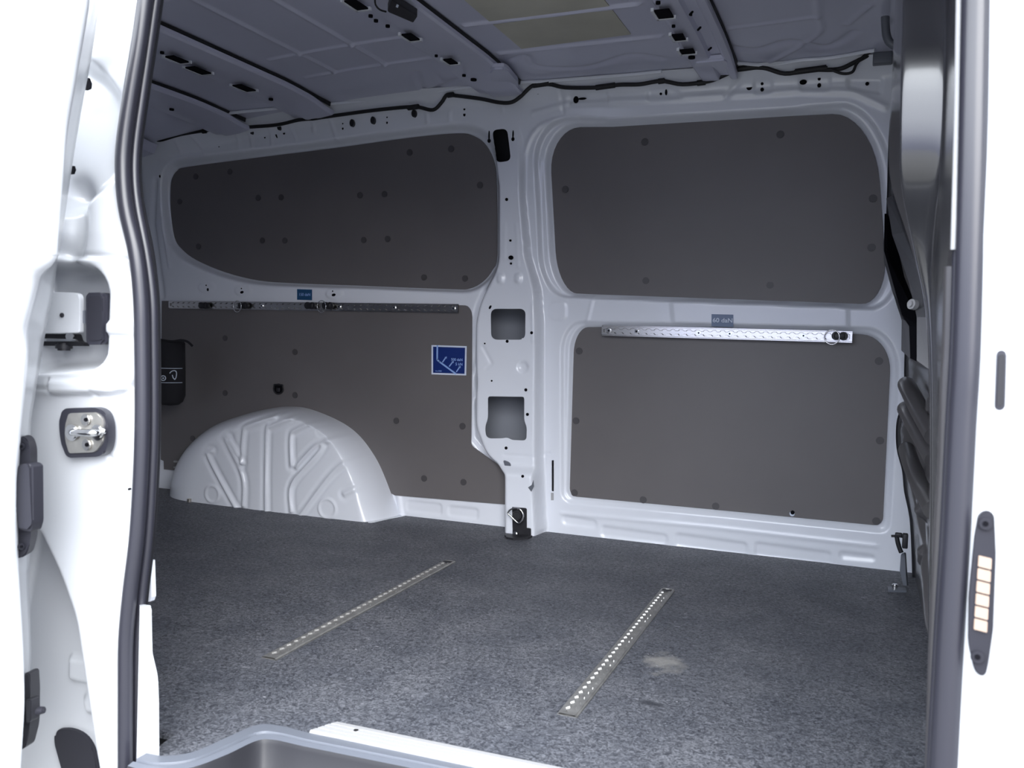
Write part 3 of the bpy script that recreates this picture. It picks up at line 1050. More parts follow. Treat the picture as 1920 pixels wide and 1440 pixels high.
def bow(x0, prof, holes, dots, y_end=2.712, taper=0.0):
    """roof bow: profile list of (dx, drop) extruded across the van"""
    ys = np.r_[np.arange(1.08, 2.50, 0.05), np.arange(2.50, y_end + 0.001, 0.0125)]
    V = []
    for y in ys:
        t = float(sm((y - 2.56) / 0.16))
        for dx, dz in prof:
            xx = x0 + dx * (1 - 0.12 * t) + taper * t
            V.append((xx, y, float(roofZ(x0 + dx)) - dz - 0.014 * t + 0.012 * float(sm((2.70 - y) / 0.3))))
    F = grid_faces(len(ys), len(prof))
    o = mesh_np('roof_bow', V, F, 'roof', ceil, True)
    o.data.set_sharp_from_angle(angle=math.radians(24))
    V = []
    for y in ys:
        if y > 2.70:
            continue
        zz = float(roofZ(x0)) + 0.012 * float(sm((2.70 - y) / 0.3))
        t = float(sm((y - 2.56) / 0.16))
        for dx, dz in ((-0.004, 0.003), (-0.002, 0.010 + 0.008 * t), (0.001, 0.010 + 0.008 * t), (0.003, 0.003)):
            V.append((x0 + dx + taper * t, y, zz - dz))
    mesh_np('gap_shade_line', V, grid_faces(len(V) // 4, 4), 'cable', o, False)  # black strip standing in for the shadow gap between bow and roof skin
    for (x, y, l_, w_) in holes:
        dz = 0.028
        p = C(x, y, 0.024)
        c = np.array([p[0], p[1], p[2] - 0.0035])
        sk = Matrix(((1, 0, 0), (0.0, 1, 0), (0, 0, 1)))
        box('bow_slot', c + [0, 0, -0.0015], (w_, l_, 0.004), 'hole', o)
        bm = bmesh.new()
        for ddx, ddy, sx_, sy_ in ((-w_ / 2 - .003, 0, .005, l_ + .010), (0, l_ / 2 + .003, w_ + .008, .005)):
            box_bm(c + [ddx, ddy, -0.001], (sx_ + .002, sy_ + .002, 0.008), None, bm)
        bm_obj('slot_lip', bm, 'paint', o)
    if dots:
        bm = bmesh.new()
        for x, y, r in dots:
            p = C(x, y, 0.022)
            cyl_bm(p + [0, 0, -0.004], (0, 0, 1), r * 0.0019, 0.006, 10, bm)
        tag(bm_obj('bow_hole', bm, 'hole', o), kind='stuff')
    return o


hat = [(-0.175, 0.002), (-0.165, 0.014), (-0.130, 0.020), (-0.122, 0.026), (-0.112, 0.028), (-0.055, 0.030), (-0.006, 0.027), (0.0, 0.022), (0.0, 0.012)]
xb3 = -1.045
bow(xb3, hat, [(668, 5, 0.06, 0.030), (770, 66, 0.05, 0.028), (845, 112, 0.045, 0.026)],
    [(695, 27, 3), (705, 36, 3), (727, 46, 3), (818, 102, 2.4), (870, 139, 3), (888, 147, 5)])
xb1 = float(C(420, 100)[0])
bow(xb1, [(a * 1.05, b_) for a, b_ in hat], [(332, 108, 0.06, 0.03), (372, 129, 0.07, 0.035), (458, 162, 0.07, 0.035)], [(508, 184, 4), (304, 96, 3)])
xb0 = float(C(340, 176)[0])
bow(xb0, hat, [], [(322, 203, 4)])
hat4 = [(-0.135, 0.002), (-0.125, 0.012), (-0.118, 0.024), (-0.112, 0.028), (-0.068, 0.028), (-0.062, 0.026), (-0.056, 0.014), (-0.030, 0.014),
        (-0.024, 0.024), (-0.018, 0.028), (-0.002, 0.028), (0.0, 0.024), (0.0, 0.012)]
xb4 = -0.378
bow(xb4, hat4, [(1245, 22, 0.055, 0.036), (1273, 66, 0.045, 0.028), (1289, 93, 0.035, 0.036)],
    [(1234, 2, 3), (1263, 46, 2.4), (1297, 105, 5), (1296, 24, 1.5)])
# rear roof header and front header
bow(-2.52, [(-0.10, 0.0), (-0.09, 0.03), (0.0, 0.03), (0.02, 0.0)], [], [])
# slanted slots in the channel of the right-hand bow
bm = bmesh.new()
for (x, y) in ((1296, 24), (1311, 53), (1331, 91)):
    p = C(x, y, 0.018)
    box_bm(p + [0, 0, -0.001], (0.004, 0.022, 0.004), Matrix.Rotation(0.5, 3, 'Z'), bm)
bm_obj('channel_slot', bm, 'hole', ceil)
# roof rail seam lip that runs along the side
pts = [C(x, y, 0.006) for x, y in ((420, 213), (480, 207), (590, 197), (700, 188), (780, 180), (840, 168), (900, 162))]
tube('rail_lip', pts, 0.006, 'paint', ceil, n=8, flat=0.6)
pts = [C(x, y, 0.006) for x, y in ((965, 155), (1060, 150), (1160, 142), (1240, 134))]
tube('rail_lip', pts, 0.006, 'paint', ceil, n=8, flat=0.6)
pts = [C(x, y, 0.006) for x, y in ((1368, 116), (1440, 122), (1500, 113), (1560, 108), (1640, 94))]
tube('rail_lip', pts, 0.006, 'paint', ceil, n=8, flat=0.6)
# gusset where the centre bow meets the pillar head
p0 = [C(*q, 0.028) for q in rpoly([(918, 130, 8), (948, 128, 8), (975, 160, 10), (965, 178, 12), (925, 176, 14)], 4)]
plate('bow_gusset', p0, (0, 0, 0.016), 'roof', ceil, 0.006)
p0 = [C(*q, 0.028) for q in rpoly([(1300, 118, 4), (1362, 112, 4), (1368, 136, 8), (1318, 146, 8)], 4)]
plate('bow_gusset', p0, (0, 0, 0.016), 'roof', ceil, 0.006)

# beige damping sheets on the roof skin
for i, (quad, lb) in enumerate((([(-0.945, 1.30), (-0.625, 1.27), (-0.625, 1.96), (-0.945, 1.98)], None),
                                ([(-0.945, 2.0), (-0.625, 1.98), (-0.620, 2.182), (-0.945, 2.202)], 'beige damping sheet on the roof, the nearer of two, at the top edge'),
                                ([(-0.945, 2.225), (-0.62, 2.205), (-0.62, 2.40), (-0.945, 2.435)], 'beige damping sheet stuck to the roof, the farther of two towards the wall'))):
    if lb is None:
        continue
    o = plate('damping_sheet', [(x, y, 1.4595) for x, y in quad], (0, 0, 0.003), 'pad')
    tag(o, lb, 'damping sheet', 'damping sheets on the roof')

# wiring harness
har = [(262, 264), (285, 258), (300, 263), (340, 252), (400, 243), (470, 238), (520, 234), (560, 225), (590, 222), (640, 215), (700, 207), (760, 201),
       (785, 201), (812, 206), (828, 192), (838, 178), (852, 179), (900, 185), (935, 192), (958, 192), (975, 182), (1000, 160), (1030, 158),
       (1060, 164), (1120, 164), (1160, 159), (1200, 158), (1240, 152), (1280, 158), (1330, 152), (1360, 140), (1385, 130), (1430, 127),
       (1472, 138), (1520, 131), (1570, 130), (1600, 118), (1634, 100)]
hp = [onY(x, y, float(wallY(1.38)) - 0.045) for x, y in har]
ho = tube('wiring_harness', hp, 0.0062, 'cable', None, n=10, sub=5)
tag(ho, 'black taped wiring harness sagging along the top of the side wall under the roof', 'cable')
for k, (x, y, l_) in enumerate([(590, 221, 20), (383, 246, 14), (775, 201, 30), (845, 178, 18), (1015, 158, 40), (1135, 162, 44), (1240, 152, 16),
                                (1395, 128, 44), (1520, 131, 60), (1315, 155, 20)]):
    p = onY(x, y, float(wallY(1.38)) - 0.046)
    cyl('tape_wrap', p, (1, 0, 0.06), 0.0085, l_ * 0.0015, 'cable', ho, 12, 0.003)
lp = [onY(x, y, float(wallY(1.38)) - 0.055) for x, y in ((1560, 131), (1580, 138), (1598, 135), (1606, 120), (1620, 105), (1632, 98))]
tube('branch_wire', lp, 0.004, 'cable', ho)
cn = empty('cable_connector', 'dark grey connector block where the harness meets the bulkhead top', 'connector')
p = onY(1655, 110, float(wallY(1.38)) - 0.05)
box('connector_body', p, (0.05, 0.03, 0.03), 'grey', cn, 0.003)
box('connector_plug', p + [0.03, 0, 0.0], (0.014, 0.026, 0.026), 'black', cn, 0.003)
dp = [onY(x, y, 2.45) for x, y in ((1659, -30), (1660, 40), (1664, 72), (1678, 86), (1700, 90))]
dpo = tube('drain_hose', dp, 0.010, 'grey')
tag(dpo, 'grey bent hose dropping from the roof beside the bulkhead top', 'hose')

# load-space lamp on the centre bow
lampo = empty('load_lamp', 'small black load space lamp clipped under the centre roof bow', 'lamp')
a, b_ = C(728, 10, 0.034), C(780, 36, 0.034)
ring = [C(*q, 0.045) for q in rpoly([(734, 0, 3), (783, 30, 2), (775, 43, 2), (726, 22, 3)], 3)]
plate('lamp_body', ring, (0, 0, 0.016), 'black', lampo, 0.001)
tube('lamp_wire', [C(*q, 0.035) for q in ((703, -8), (704, 8), (712, 18), (724, 22))], 0.0022, 'cable', lampo)
ring = [C(*q, 0.0455) for q in ((744, 8), (748, 10), (746, 15), (742, 13))]
plate('lamp_lens', ring, (0, 0, 0.001), 'print', lampo)

# ================================================================== FLOOR
rim_o = spline([(-0.985, 1.054), (-0.955, 1.058), (-0.925, 1.088), (-0.912, 1.15), (-0.897, 1.205), (-0.86, 1.217), (-0.80, 1.2145), (-0.74, 1.217), (-0.66, 1.220), (-0.50, 1.226), (0.14, 1.25)], 8)
near_edge = [(-2.66, 1.13), (-1.0, 1.13), (-0.99, 1.066)]
for q in rim_o:
    if q[0] > near_edge[-1][0] + 1e-4:
        near_edge.append((q[0], q[1]))
near_edge.append((0.30, 1.26))
V = []
for x, y in near_edge:
    V += [(x, 2.84, -0.012), (x, 2.84, 0.0), (x, y, 0.0), (x, y, -0.012), (x, 2.84, -0.012)]
flo = mesh_np('floor', V, grid_faces(len(near_edge), 5), 'floor', None, False)
tag(flo, kind='structure')

# step well
sw = empty('step_well', 'black moulded step well with a grey rim in the doorway', 'step')
rim_i = spline([(-0.985, 1.014), (-0.945, 1.016), (-0.900, 1.045), (-0.878, 1.10), (-0.866, 1.158), (-0.845, 1.174), (-0.79, 1.175), (-0.735, 1.177), (-0.655, 1.180), (-0.50, 1.186), (0.14, 1.21)], 8)


def offs(d):
    return rim_o + (rim_i - rim_o) * (d / 0.04)


bands = [(0.0, 0.0), (0.0, 0.004), (0.002, 0.006), (0.022, 0.006), (0.023, 0.002), (0.028, 0.002), (0.029, 0.005), (0.040, 0.003)]
V = []
for d_, z_ in bands:
    V += [(*q, z_) for q in offs(d_)]
o = mesh_np('rim', V, grid_faces(len(bands), len(rim_o)), 'grey', sw, False)
bands = [(0.040, 0.003), (0.043, -0.004), (0.048, -0.05), (0.054, -0.056), (0.070, -0.056), (0.074, -0.06), (0.085, -0.20), (0.10, -0.215)]
V = []
for d_, z_ in bands:
    V += [(x, y, z_) for x, y in offs(d_)]
V += [(x, 0.965, -0.215) for x, y in offs(0.10)]
o = mesh_np('tub', V, grid_faces(len(bands) + 1, len(rim_o)), 'black', sw)
pts = [(x, y, -0.055) for x, y in offs(0.068)]
tube('tread_edge', pts, 0.004, 'rubber', sw, sub=1, n=8)

# sill cover strip with three grooves
sill = empty('sill_strip', 'white ribbed metal sill strip along the front edge of the load floor', 'sill strip')
prof = [(1.214, -0.020), (1.214, 0.008), (1.216, 0.010), (1.225, 0.010), (1.2256, 0.006), (1.2275, 0.006), (1.228, 0.010), (1.237, 0.010), (1.2376, 0.006), (1.2392, 0.006),
        (1.2398, 0.010), (1.248, 0.010), (1.2486, 0.006), (1.2502, 0.006), (1.2508, 0.010), (1.262, 0.009), (1.264, 0.0005)]
xs_ = [-0.805, -0.803, -0.79, -0.4, 0.15]
V = []
for i, x in enumerate(xs_):
    for (y, z) in prof:
        xx = x + ((y - 1.214) * 0.45 if i < 3 else 0)
        V.append((xx, y + (x + 0.8) * 0.012, z if i else min(z, 0.0)))
o = mesh_np('strip', V, grid_faces(len(xs_), len(prof)), 'sill', sill, False)
cyl('rivet', (-0.735, 1.244, 0.0105), (0, 0, 1), 0.004, 0.001, 'alu', sill, 12)

# ground outside
g = plate('ground', [(-14, -14, -0.62), (14, -14, -0.62), (14, 16, -0.62), (-14, 16, -0.62)], (0, 0, -0.05), 'ground')
tag(g, kind='structure')
# underside and hidden ends close the body
box('wall_left', (-2.66, 1.95, 0.62), (0.03, 1.9, 1.72), 'paint')['kind'] = 'structure'
u_ = box('underbody', (-1.1, 1.95, -0.10), (3.4, 1.35, 0.10), 'black')
u_['kind'] = 'structure'


# ================================================================== BULKHEAD (right)
def bulk_x(px, py, X=0.14):
    p = onX(px, py, X)
    return np.array([p[1], p[2]])


EDGE = ((1677, -60), (1670, 120), (1663, 260), (1660, 360), (1658, 430), (1661, 500), (1675, 560), (1692, 620), (1692, 700),
        (1694, 745), (1682, 775), (1677, 800), (1678, 840), (1688, 880), (1692, 920), (1702, 970), (1706, 1040), (1708, 1110))


def build_bulkhead():
    ys = np.arange(1.16, 2.80, 0.006)
    zs = np.arange(-0.01, 1.47, 0.006)
    Y, Z = np.meshgrid(ys, zs, indexing='ij')
    P = np.stack([Y.ravel(), Z.ravel()], 1)
    y, z = P[:, 0], P[:, 1]
    d = np.zeros(len(P))                       # + towards the load space (-X)
    # the upper part leans into the load space, the far edge has a flange
    X0 = 0.145
    d += 0.035 * sm((z - 0.62) / 0.5)
    d += 0.030 * sm((y - 2.62) / 0.05) * sm((z - 0.55) / 0.2)
    d += 0.020 * sm((y - 2.45) / 0.25) * sm((0.62 - z) / 0.1) * sm((z - 0.30) / 0.1)
    # upper smooth dish that mirrors the daylight
    dish = rpoly([(2.50, 1.30, .1), (1.40, 1.30, .1), (1.40, 0.78, .12), (2.50, 1.02, .12)], 6)
    s = sdf(P, dish, 0.3)
    d -= 0.030 * sm(0.5 - s / 0.12)
    # sloping flange strips under the dish
    def st(a, b_, wd, h):
        q = dist_line(P, [a, b_], 0.15)
        return h * sm(1.5 - q / wd)
    d += st((2.72, 1.02), (1.55, 0.72), 0.022, 0.012)
    d -= st((2.72, 0.97), (1.60, 0.66), 0.014, 0.012)
    d += st((2.72, 0.92), (2.30, 0.70), 0.016, 0.010)
    # pressed swages below
    for zz in (0.56, 0.47, 0.36, 0.26):
        d += st((2.62, zz + 0.02), (1.95, zz - 0.02), 0.024, 0.016)
        d += st((1.95, zz - 0.02), (1.45, zz - 0.12), 0.02, 0.012)
    d += st((2.1, 0.38), (1.5, 0.05), 0.03, 0.014)
    d -= 0.02 * sm((0.12 - z) / 0.08)
    ed = np.array([onY(a_, b_, 2.79) for a_, b_ in EDGE])[::-1]
    xe = np.interp(z, ed[:, 2], ed[:, 0]) + 0.012
    t = sm((y - 2.35) / 0.42)
    xx = (X0 - d) * (1 - t) + xe * t
    V = np.stack([xx, y, z], 1)
    o = mesh_np('wall_right', V, grid_faces(len(ys), len(zs)), 'bulk')
    tag(o, kind='structure')
    box('cab_side', (0.26, 1.98, 0.70), (0.02, 1.7, 1.5), 'black', o)
    # screw on the sloping strip
    p = onY(1712, 571, 1.89)
    cyl('screw', p, (-1, -0.9, 0.2), 0.010, 0.018, 'sill', o, 16, 0.004)
    pts = [onY(x_, y_, 2.775) + np.array([0.013, 0, 0]) for x_, y_ in EDGE]
    tube('edge_roll', pts, 0.009, 'black', o, n=10, sub=4)
    return o


bk = build_bulkhead()

def ribbon(name, rows, m, th=0.008, parent=None):
    """folded sheet strip running from the far wall towards the door; rows (left px, right px, depth)"""
    bm = bmesh.new()
    lay = []
    for (a, b_, Yd) in rows:
        A, B = onY(*a, Yd), onY(*b_, Yd - 0.015)
        lay.append([bm.verts.new(tuple(q)) for q in (A, B, B + [th, 0.004, 0], A + [th, 0.004, 0])])
    for p_, q_ in zip(lay[:-1], lay[1:]):
        for k in range(4):
            bm.faces.new((p_[k], p_[(k + 1) % 4], q_[(k + 1) % 4], q_[k]))
    bm.faces.new(lay[0])
    bm.faces.new(lay[-1][::-1])
    o = bm_obj(name, bm, m, parent)
    md = o.modifiers.new('edge', 'BEVEL')
    md.width = 0.0015
    md.segments = 2
    return o


ribbon('reinforcing_strip', [((1661, 372), (1672, 366), 2.60), ((1672, 440), (1695, 436), 2.35), ((1703, 528), (1724, 510), 2.05), ((1718, 594), (1746, 594), 1.86),
                             ((1718, 676), (1748, 698), 1.82)], 'strip', parent=bk)
ribbon('dark_slot', [((1658, 400), (1668, 420), 2.66), ((1657, 470), (1690, 520), 2.52), ((1690, 590), (1719, 594), 2.20), ((1704, 612), (1719, 610), 2.15), ((1706, 672), (1718, 678), 2.1)],
       'hole', parent=bk)
ribbon('reinforcing_strip', [((1655, 455), (1658, 445), 2.68), ((1657, 490), (1664, 480), 2.62), ((1672, 546), (1686, 540), 2.42), ((1690, 596), (1705, 607), 2.22), ((1689, 657), (1706, 673), 2.16)],
       'strip', parent=bk)
for pp in (((1689, 716), (1692, 722), (1712, 762), (1740, 812)), ((1688, 762), (1692, 768), (1712, 804), (1741, 856)), ((1690, 838), (1700, 870), (1720, 915), (1738, 950))):
    n_ = len(pp)
    tube('pressed_swage', [onY(x, y, 2.30 - 0.42 * k / (n_ - 1)) + np.array([0.012, 0, -0.006]) for k, (x, y) in enumerate(pp)], 0.019, 'bulk', bk, n=16, flat=1.0)
# brackets in the front corner
br = empty('seat_belt_bracket', 'grey steel strut bracket with bolted foot in the floor corner beside the bulkhead', 'bracket')
plate('strut', [onY(x, y, 2.66) for x, y in rpoly([(1689, 1038, 3), (1696, 1036, 3), (1700, 1100, 0), (1694, 1102, 0), (1687, 1070, 2)], 3)],
      (0.004, 0.01, 0), 'grey', br, 0.001)
plate('foot', [onZ(x, y, 0.006) for x, y in [(1664, 1099), (1698, 1102), (1700, 1107), (1665, 1106)]], (0, 0, -0.006), 'grey', br)
p = onZ(1678, 1099, 0.012)
cyl('bolt', p, (0, 0, 1), 0.008, 0.012, 'chrome', br, 12, 0.002)
cl = empty('latch_clip', 'black plastic clip with a finger sticking out at the foot of the bulkhead edge', 'clip')
tube('clip_arm', [onY(x, y, 2.64) for x, y in ((1681, 1003), (1683, 1015), (1686, 1026), (1690, 1036))], 0.006, 'black', cl)
tube('clip_finger', [onY(x, y, 2.64) for x, y in ((1671, 1005), (1680, 1005), (1690, 1006), (1702, 1010))], 0.0035, 'black', cl)
p = onY(1685, 1003, 2.64)
box('clip_head', p, (0.018, 0.014, 0.012), 'black', cl, 0.003)
box('clip_block', onY(1697, 1014, 2.64), (0.014, 0.02, 0.04), 'black', cl, 0.003)

# ------------------------------------------------------------------ bag on the left
bag = empty('storage_bag', 'black cylindrical cloth bag with a white pictogram band hanging at the left edge', 'bag')
bt, bb_ = onY(306, 640, 2.66), onY(306, 760, 2.66)
cx = bt[0]
prof = [(0.0, bb_[2] - 0.004), (0.030, bb_[2]), (0.045, bb_[2] + 0.012), (0.053, bb_[2] + 0.035), (0.053, (bt[2] + bb_[2]) / 2), (0.050, bt[2] - 0.006),
        (0.046, bt[2]), (0.0, bt[2] + 0.002)]
n_ = 28
V, F = [], []
for r, z in prof:
    for k in range(n_):
        t = 2 * math.pi * k / n_
        V.append((cx + r * math.cos(t) * (1 + .03 * math.sin(3 * t + z * 30)), 2.70 + r * math.sin(t), z))
i_ = np.arange(len(V)).reshape(len(prof), n_)
i_ = np.hstack([i_, i_[:, :1]])
F = np.stack([i_[:-1, :-1], i_[:-1, 1:], i_[1:, 1:], i_[1:, :-1]], -1).reshape(-1, 4)
mesh_np('bag_body', V, F, 'cloth', bag)
z1, z2 = onY(318, 691, 2.65)[2], onY(318, 718, 2.65)[2]
for zz in (z1, z2):
    pts = [(cx + 0.0545 * math.cos(t), 2.70 + 0.0545 * math.sin(t), zz) for t in np.linspace(math.pi * 1.0, math.pi * 2.0, 16)]
    tube('band_line', pts, 0.0012, 'print', bag, sub=1, n=6)
tube('strap', [onY(x, y, 2.66) for x, y in ((300, 637), (322, 640), (340, 638), (352, 641), (361, 649))], 0.0045, 'cloth', bag, flat=0.5)


def on_bag(x, y, r=0.0548):
    d = ray(x, y)
    o_ = np.array([0, 0, HC])
    a = d[0] ** 2 + d[1] ** 2
    b2 = 2 * (d[0] * -cx + d[1] * -2.70)
    c2 = cx ** 2 + 2.70 ** 2 - r * r
    disc = max(b2 * b2 - 4 * a * c2, 0)
    t = (-b2 - math.sqrt(disc)) / 2 / a
    return o_ + d * t


th = np.linspace(0, 2 * math.pi, 14, endpoint=False)
tube('pictogram', [on_bag(306 + 4.5 * math.cos(t), 709 + 4.5 * math.sin(t)) for t in th], 0.002, 'print', bag, True, 6, 1)
cyl('pictogram', on_bag(306, 709), (0.5, -1, 0), 0.003, 0.002, 'print', bag, 10)
tube('pictogram', [on_bag(x, y) for x, y in ((318, 700), (322, 696), (328, 695), (331, 699), (330, 708), (327, 712))], 0.0018, 'print', bag, n=6)
tube('pictogram', [on_bag(x, y) for x, y in ((323, 703), (325, 709), (328, 711))], 0.0018, 'print', bag, n=6)


# ================================================================== NEAR SIDE OF THE BODY
def seal_y(z):
    return 1.07 + 0.10 * max(0.0, z - 0.79)


def N(x, y, off=0.0):
    Y = 1.07
    for _ in range(5):
        p = onY(x, y, Y + off)
        Y = seal_y(p[2])
    return onY(x, y, Y + off)


SL = [(284, -90), (279, -40), (272, 0), (261, 80), (246, 170), (233, 260), (230, 320), (236, 390), (255, 475), (264, 560), (266, 640), (267, 760), (265, 860),
      (257, 1000), (244, 1110), (236, 1200), (235, 1300), (235, 1460), (236, 1600)]
SL2 = [(303, -90), (298, -40), (292, 0), (279, 90), (266, 180), (254, 270), (252, 330), (258, 390), (274, 475), (285, 560), (287, 640), (288, 760), (286, 860),
       (278, 1000), (266, 1110), (258, 1200), (256, 1300), (256, 1460), (257, 1600)]
SR = [(1834, -100), (1830, 0), (1824, 300), (1814, 640), (1805, 800), (1795, 1000), (1783, 1200), (1770, 1440), (1760, 1640)]
se = empty('door_seal', 'black rubber door seal curving down the left side of the doorway', 'door seal', 'rubber seals round the doorway')
tube('seal_bulb', [N(*q, -0.018) for q in SL], 0.0112, 'rubber', se, n=16)
tube('seal_lip', [N(*q, 0.004) for q in SL2], 0.0075, 'rubber', se, n=12)
SLm = [((a[0] + b_[0]) / 2 + 4, (a[1] + b_[1]) / 2) for a, b_ in zip(SL, SL2)]
tube('seal_carrier', [N(q[0] + 6, q[1], 0.022) for q in SLm], 0.012, 'black', se, n=10)
se2 = empty('door_seal', 'black rubber door seal standing straight on the right side of the doorway', 'door seal', 'rubber seals round the doorway')
tube('seal_bulb', [N(*q, -0.004) for q in SR], 0.0145, 'rubber', se2, n=16)
tube('seal_lip', [N(q[0] - 22 - max(0, (600 - q[1])) * 0.0, q[1], 0.008) for q in SR], 0.0062, 'rubber', se2, n=12)

# black plastic pillar trim between seal and bulkhead
tr = empty('pillar_trim', 'tall glossy black trim between bulkhead and the right door seal', 'pillar trim')
rows = [(-140, 1678, 1700, 1778, 1790), (0, 1676, 1698, 1776, 1790), (100, 1671, 1694, 1774, 1788), (200, 1667, 1692, 1770, 1785), (300, 1661, 1689, 1766, 1783),
        (355, 1667, 1692, 1763, 1780), (444, 1701, 1714, 1758, 1777), (520, 1722, 1731, 1755, 1773), (591, 1742, 1746, 1753, 1770), (800, 1746, 1749, 1753, 1766),
        (1000, 1746, 1748, 1752, 1762), (1300, 1741, 1744, 1748, 1756), (1640, 1738, 1742, 1746, 1754)]
V = []
for yy, x0, x1, x2, x3 in rows:
    k = float(sm((yy - 300) / 200)) + 0.8 * float(sm((70 - yy) / 160))
    q = [onY(x0 + 6, yy, 1.80), onY(x0, yy, 1.62), onY(x1 - 7, yy, 1.515 + 0.1 * k), onY(x1 - 4, yy, 1.492 + 0.11 * k), onY(x1, yy, 1.489 + 0.12 * k)]
    q += [onY(x2, yy, 1.480 + 0.12 * k), onY(x2 + 2.5, yy, 1.474 + 0.06 * k), onY(x2 + 4, yy, 1.44), onY(x3 - 2, yy, 1.30), onY(x3 + 2, yy, 1.20), onY(x3 + 24, yy, 1.13)]
    V += q
o = mesh_np('trim_shell', V, grid_faces(len(rows), 11), 'trim', tr)
sb = o.modifiers.new('round', 'SUBSURF')
sb.levels = sb.render_levels = 2
tube('trim_edge', [N(x, y, 0.004) for x, y in ((1800, -60), (1796, 200), (1791, 400), (1789, 468))], 0.0038, 'sill', tr, n=10)
tube('trim_roll', [N(x, y, 0.045) for x, y in ((1784, 500), (1780, 650), (1776, 720), (1772, 860), (1764, 1000), (1755, 1200), (1748, 1440), (1744, 1600))],
     0.008, 'bulk', tr, n=12)


# left body side behind the sliding door
def build_near():
    cs = 0.0035
    xs = np.arange(-1.62, -0.94, cs)
    zs = np.arange(-0.40, 1.36, cs)
    X, Z = np.meshgrid(xs, zs, indexing='ij')
    P = np.stack([X.ravel(), Z.ravel()], 1)
    off = -0.030

    def NM(px, o_=off):
        return np.array([[q_[0], q_[2]] for q_ in (N(x, y, o_) for x, y in px)])
    d = np.zeros(len(P))                      # + = deeper (into the van)

    def rec(px, D, wd, o_=off):
        s = sdf(P, NM(px, o_), 0.2)
        return D * sm(0.5 - s / wd)

    def st(px, wd, h, o_=off):
        return h * np.exp(-(dist_line(P, NM(spline(px, 4)), 0.06) / wd) ** 2)
    # roll towards the seal
    sp = NM(SL)
    q = dist_line(P, spline(sp, 4), 0.3)
    d += 0.022 * np.exp(-(q / 0.035) ** 2)
    # pocket of the hinge arm
    d += rec(rpoly([(40, 495, 20), (140, 500, 10), (200, 512, 34), (198, 682, 28), (60, 692, 20)], 6), 0.060, 0.022)
    # boss frame round the pocket
    d -= rec(rpoly([(20, 478, 20), (220, 482, 26), (250, 520, 20), (252, 700, 22), (238, 728, 16), (180, 738, 10), (20, 736, 10)], 6), 0.008, 0.010)
    d -= rec(rpoly([(98, 712, 3), (190, 716, 8), (205, 730, 10), (240, 722, 12), (238, 735, 8), (205, 742, 8), (98, 738, 3)], 5), 0.005, 0.006)
    d += rec(rpoly([(196, 604, 2), (246, 604, 6), (246, 628, 5), (200, 624, 2)], 4), -0.006, 0.008)
    # waist shape at the top
    d += rec(spline([(120, 110), (172, 130), (205, 175), (208, 240), (196, 325), (160, 365), (140, 372), (90, 372), (80, 110)], 4, True), 0.030, 0.035)
    d -= rec(rpoly([(150, -60, 5), (215, -60, 20), (222, 90, 30), (190, 130, 20), (150, 100, 5)], 6), 0.012, 0.03)
    d += st([(118, 365), (130, 400), (128, 450), (116, 478)], 0.025, 0.03)
    # deep wedge at the bottom
    d += rec(rpoly([(20, 990, 10), (66, 1000, 10), (104, 1080, 20), (132, 1160, 20), (150, 1280, 20), (176, 1460, 20), (186, 1640, 0), (-100, 1640, 0)], 6), 0.055, 0.030)
    d -= rec(rpoly([(83, 1250, 4), (128, 1256, 12), (140, 1290, 12), (136, 1306, 6), (83, 1294, 4)], 5), 0.012, 0.012)
    d -= rec(spline([(112, 1328), (130, 1326), (142, 1342), (138, 1358), (118, 1358), (112, 1345)], 4, True), 0.012, 0.014)
    # faint joint lines
    d += st([(110, 481), (150, 480), (215, 483), (240, 500), (249, 540), (251, 620), (252, 690), (240, 724), (212, 742), (180, 738)], 0.0035, 0.006)
    d += st([(64, 728), (98, 729)], 0.003, 0.005)
    d += st([(99, 713), (98, 725), (98, 739), (140, 739), (180, 738)], 0.003, 0.005)
    d += st([(122, 120), (150, 60), (180, 20)], 0.02, 0.006)
    d += st([(196, 845), (208, 862), (214, 870)], 0.003, 0.003)
    d += st([(212, 560), (222, 700), (220, 900), (214, 1100)], 0.02, 0.003)
    y = np.array([1.07 + 0.10 * v for v in np.clip(P[:, 1] - 0.79, 0, None)]) + off + d
    V = np.stack([P[:, 0], y, P[:, 1]], 1)
    F = grid_faces(len(xs), len(zs))
    spz = np.interp(P[:, 1], sp[::-1, 1], sp[::-1, 0])
    keep = (P[:, 0] < spz - 0.006)[F].all(1)
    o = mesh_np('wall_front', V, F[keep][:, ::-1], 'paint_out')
    tag(o, kind='structure')
    return o


near = build_near()
# plain remainder of the near side (closes the load space to the rear), header, and the part under the doorway
box('rear_quarter', (-2.12, 1.12, 0.50), (1.14, 0.05, 1.95), 'paint_out', near)
box('quarter_inner', (-2.02, 1.19, 0.64), (1.36, 0.01, 1.55), 'paint', near)
V = []
inn = [N(q[0] + 10, q[1], 0.03) for q in SL2]
for a in inn:
    a = a + [-0.035, 0, 0]
    V += [tuple(a), (a[0] - 0.08, a[1] + 0.05, a[2]), (a[0] - 0.22, a[1] + 0.10, a[2])]
mesh_np('pillar_inner', V, grid_faces(len(inn), 3), 'paint', near)
box('door_header', (-0.45, 1.13, 1.40), (1.3, 0.10, 0.20), 'paint_out', near, 0.01)
box('outer_sill', (-0.45, 1.03, -0.34), (1.30, 0.06, 0.24), 'paint_out', near, 0.01)
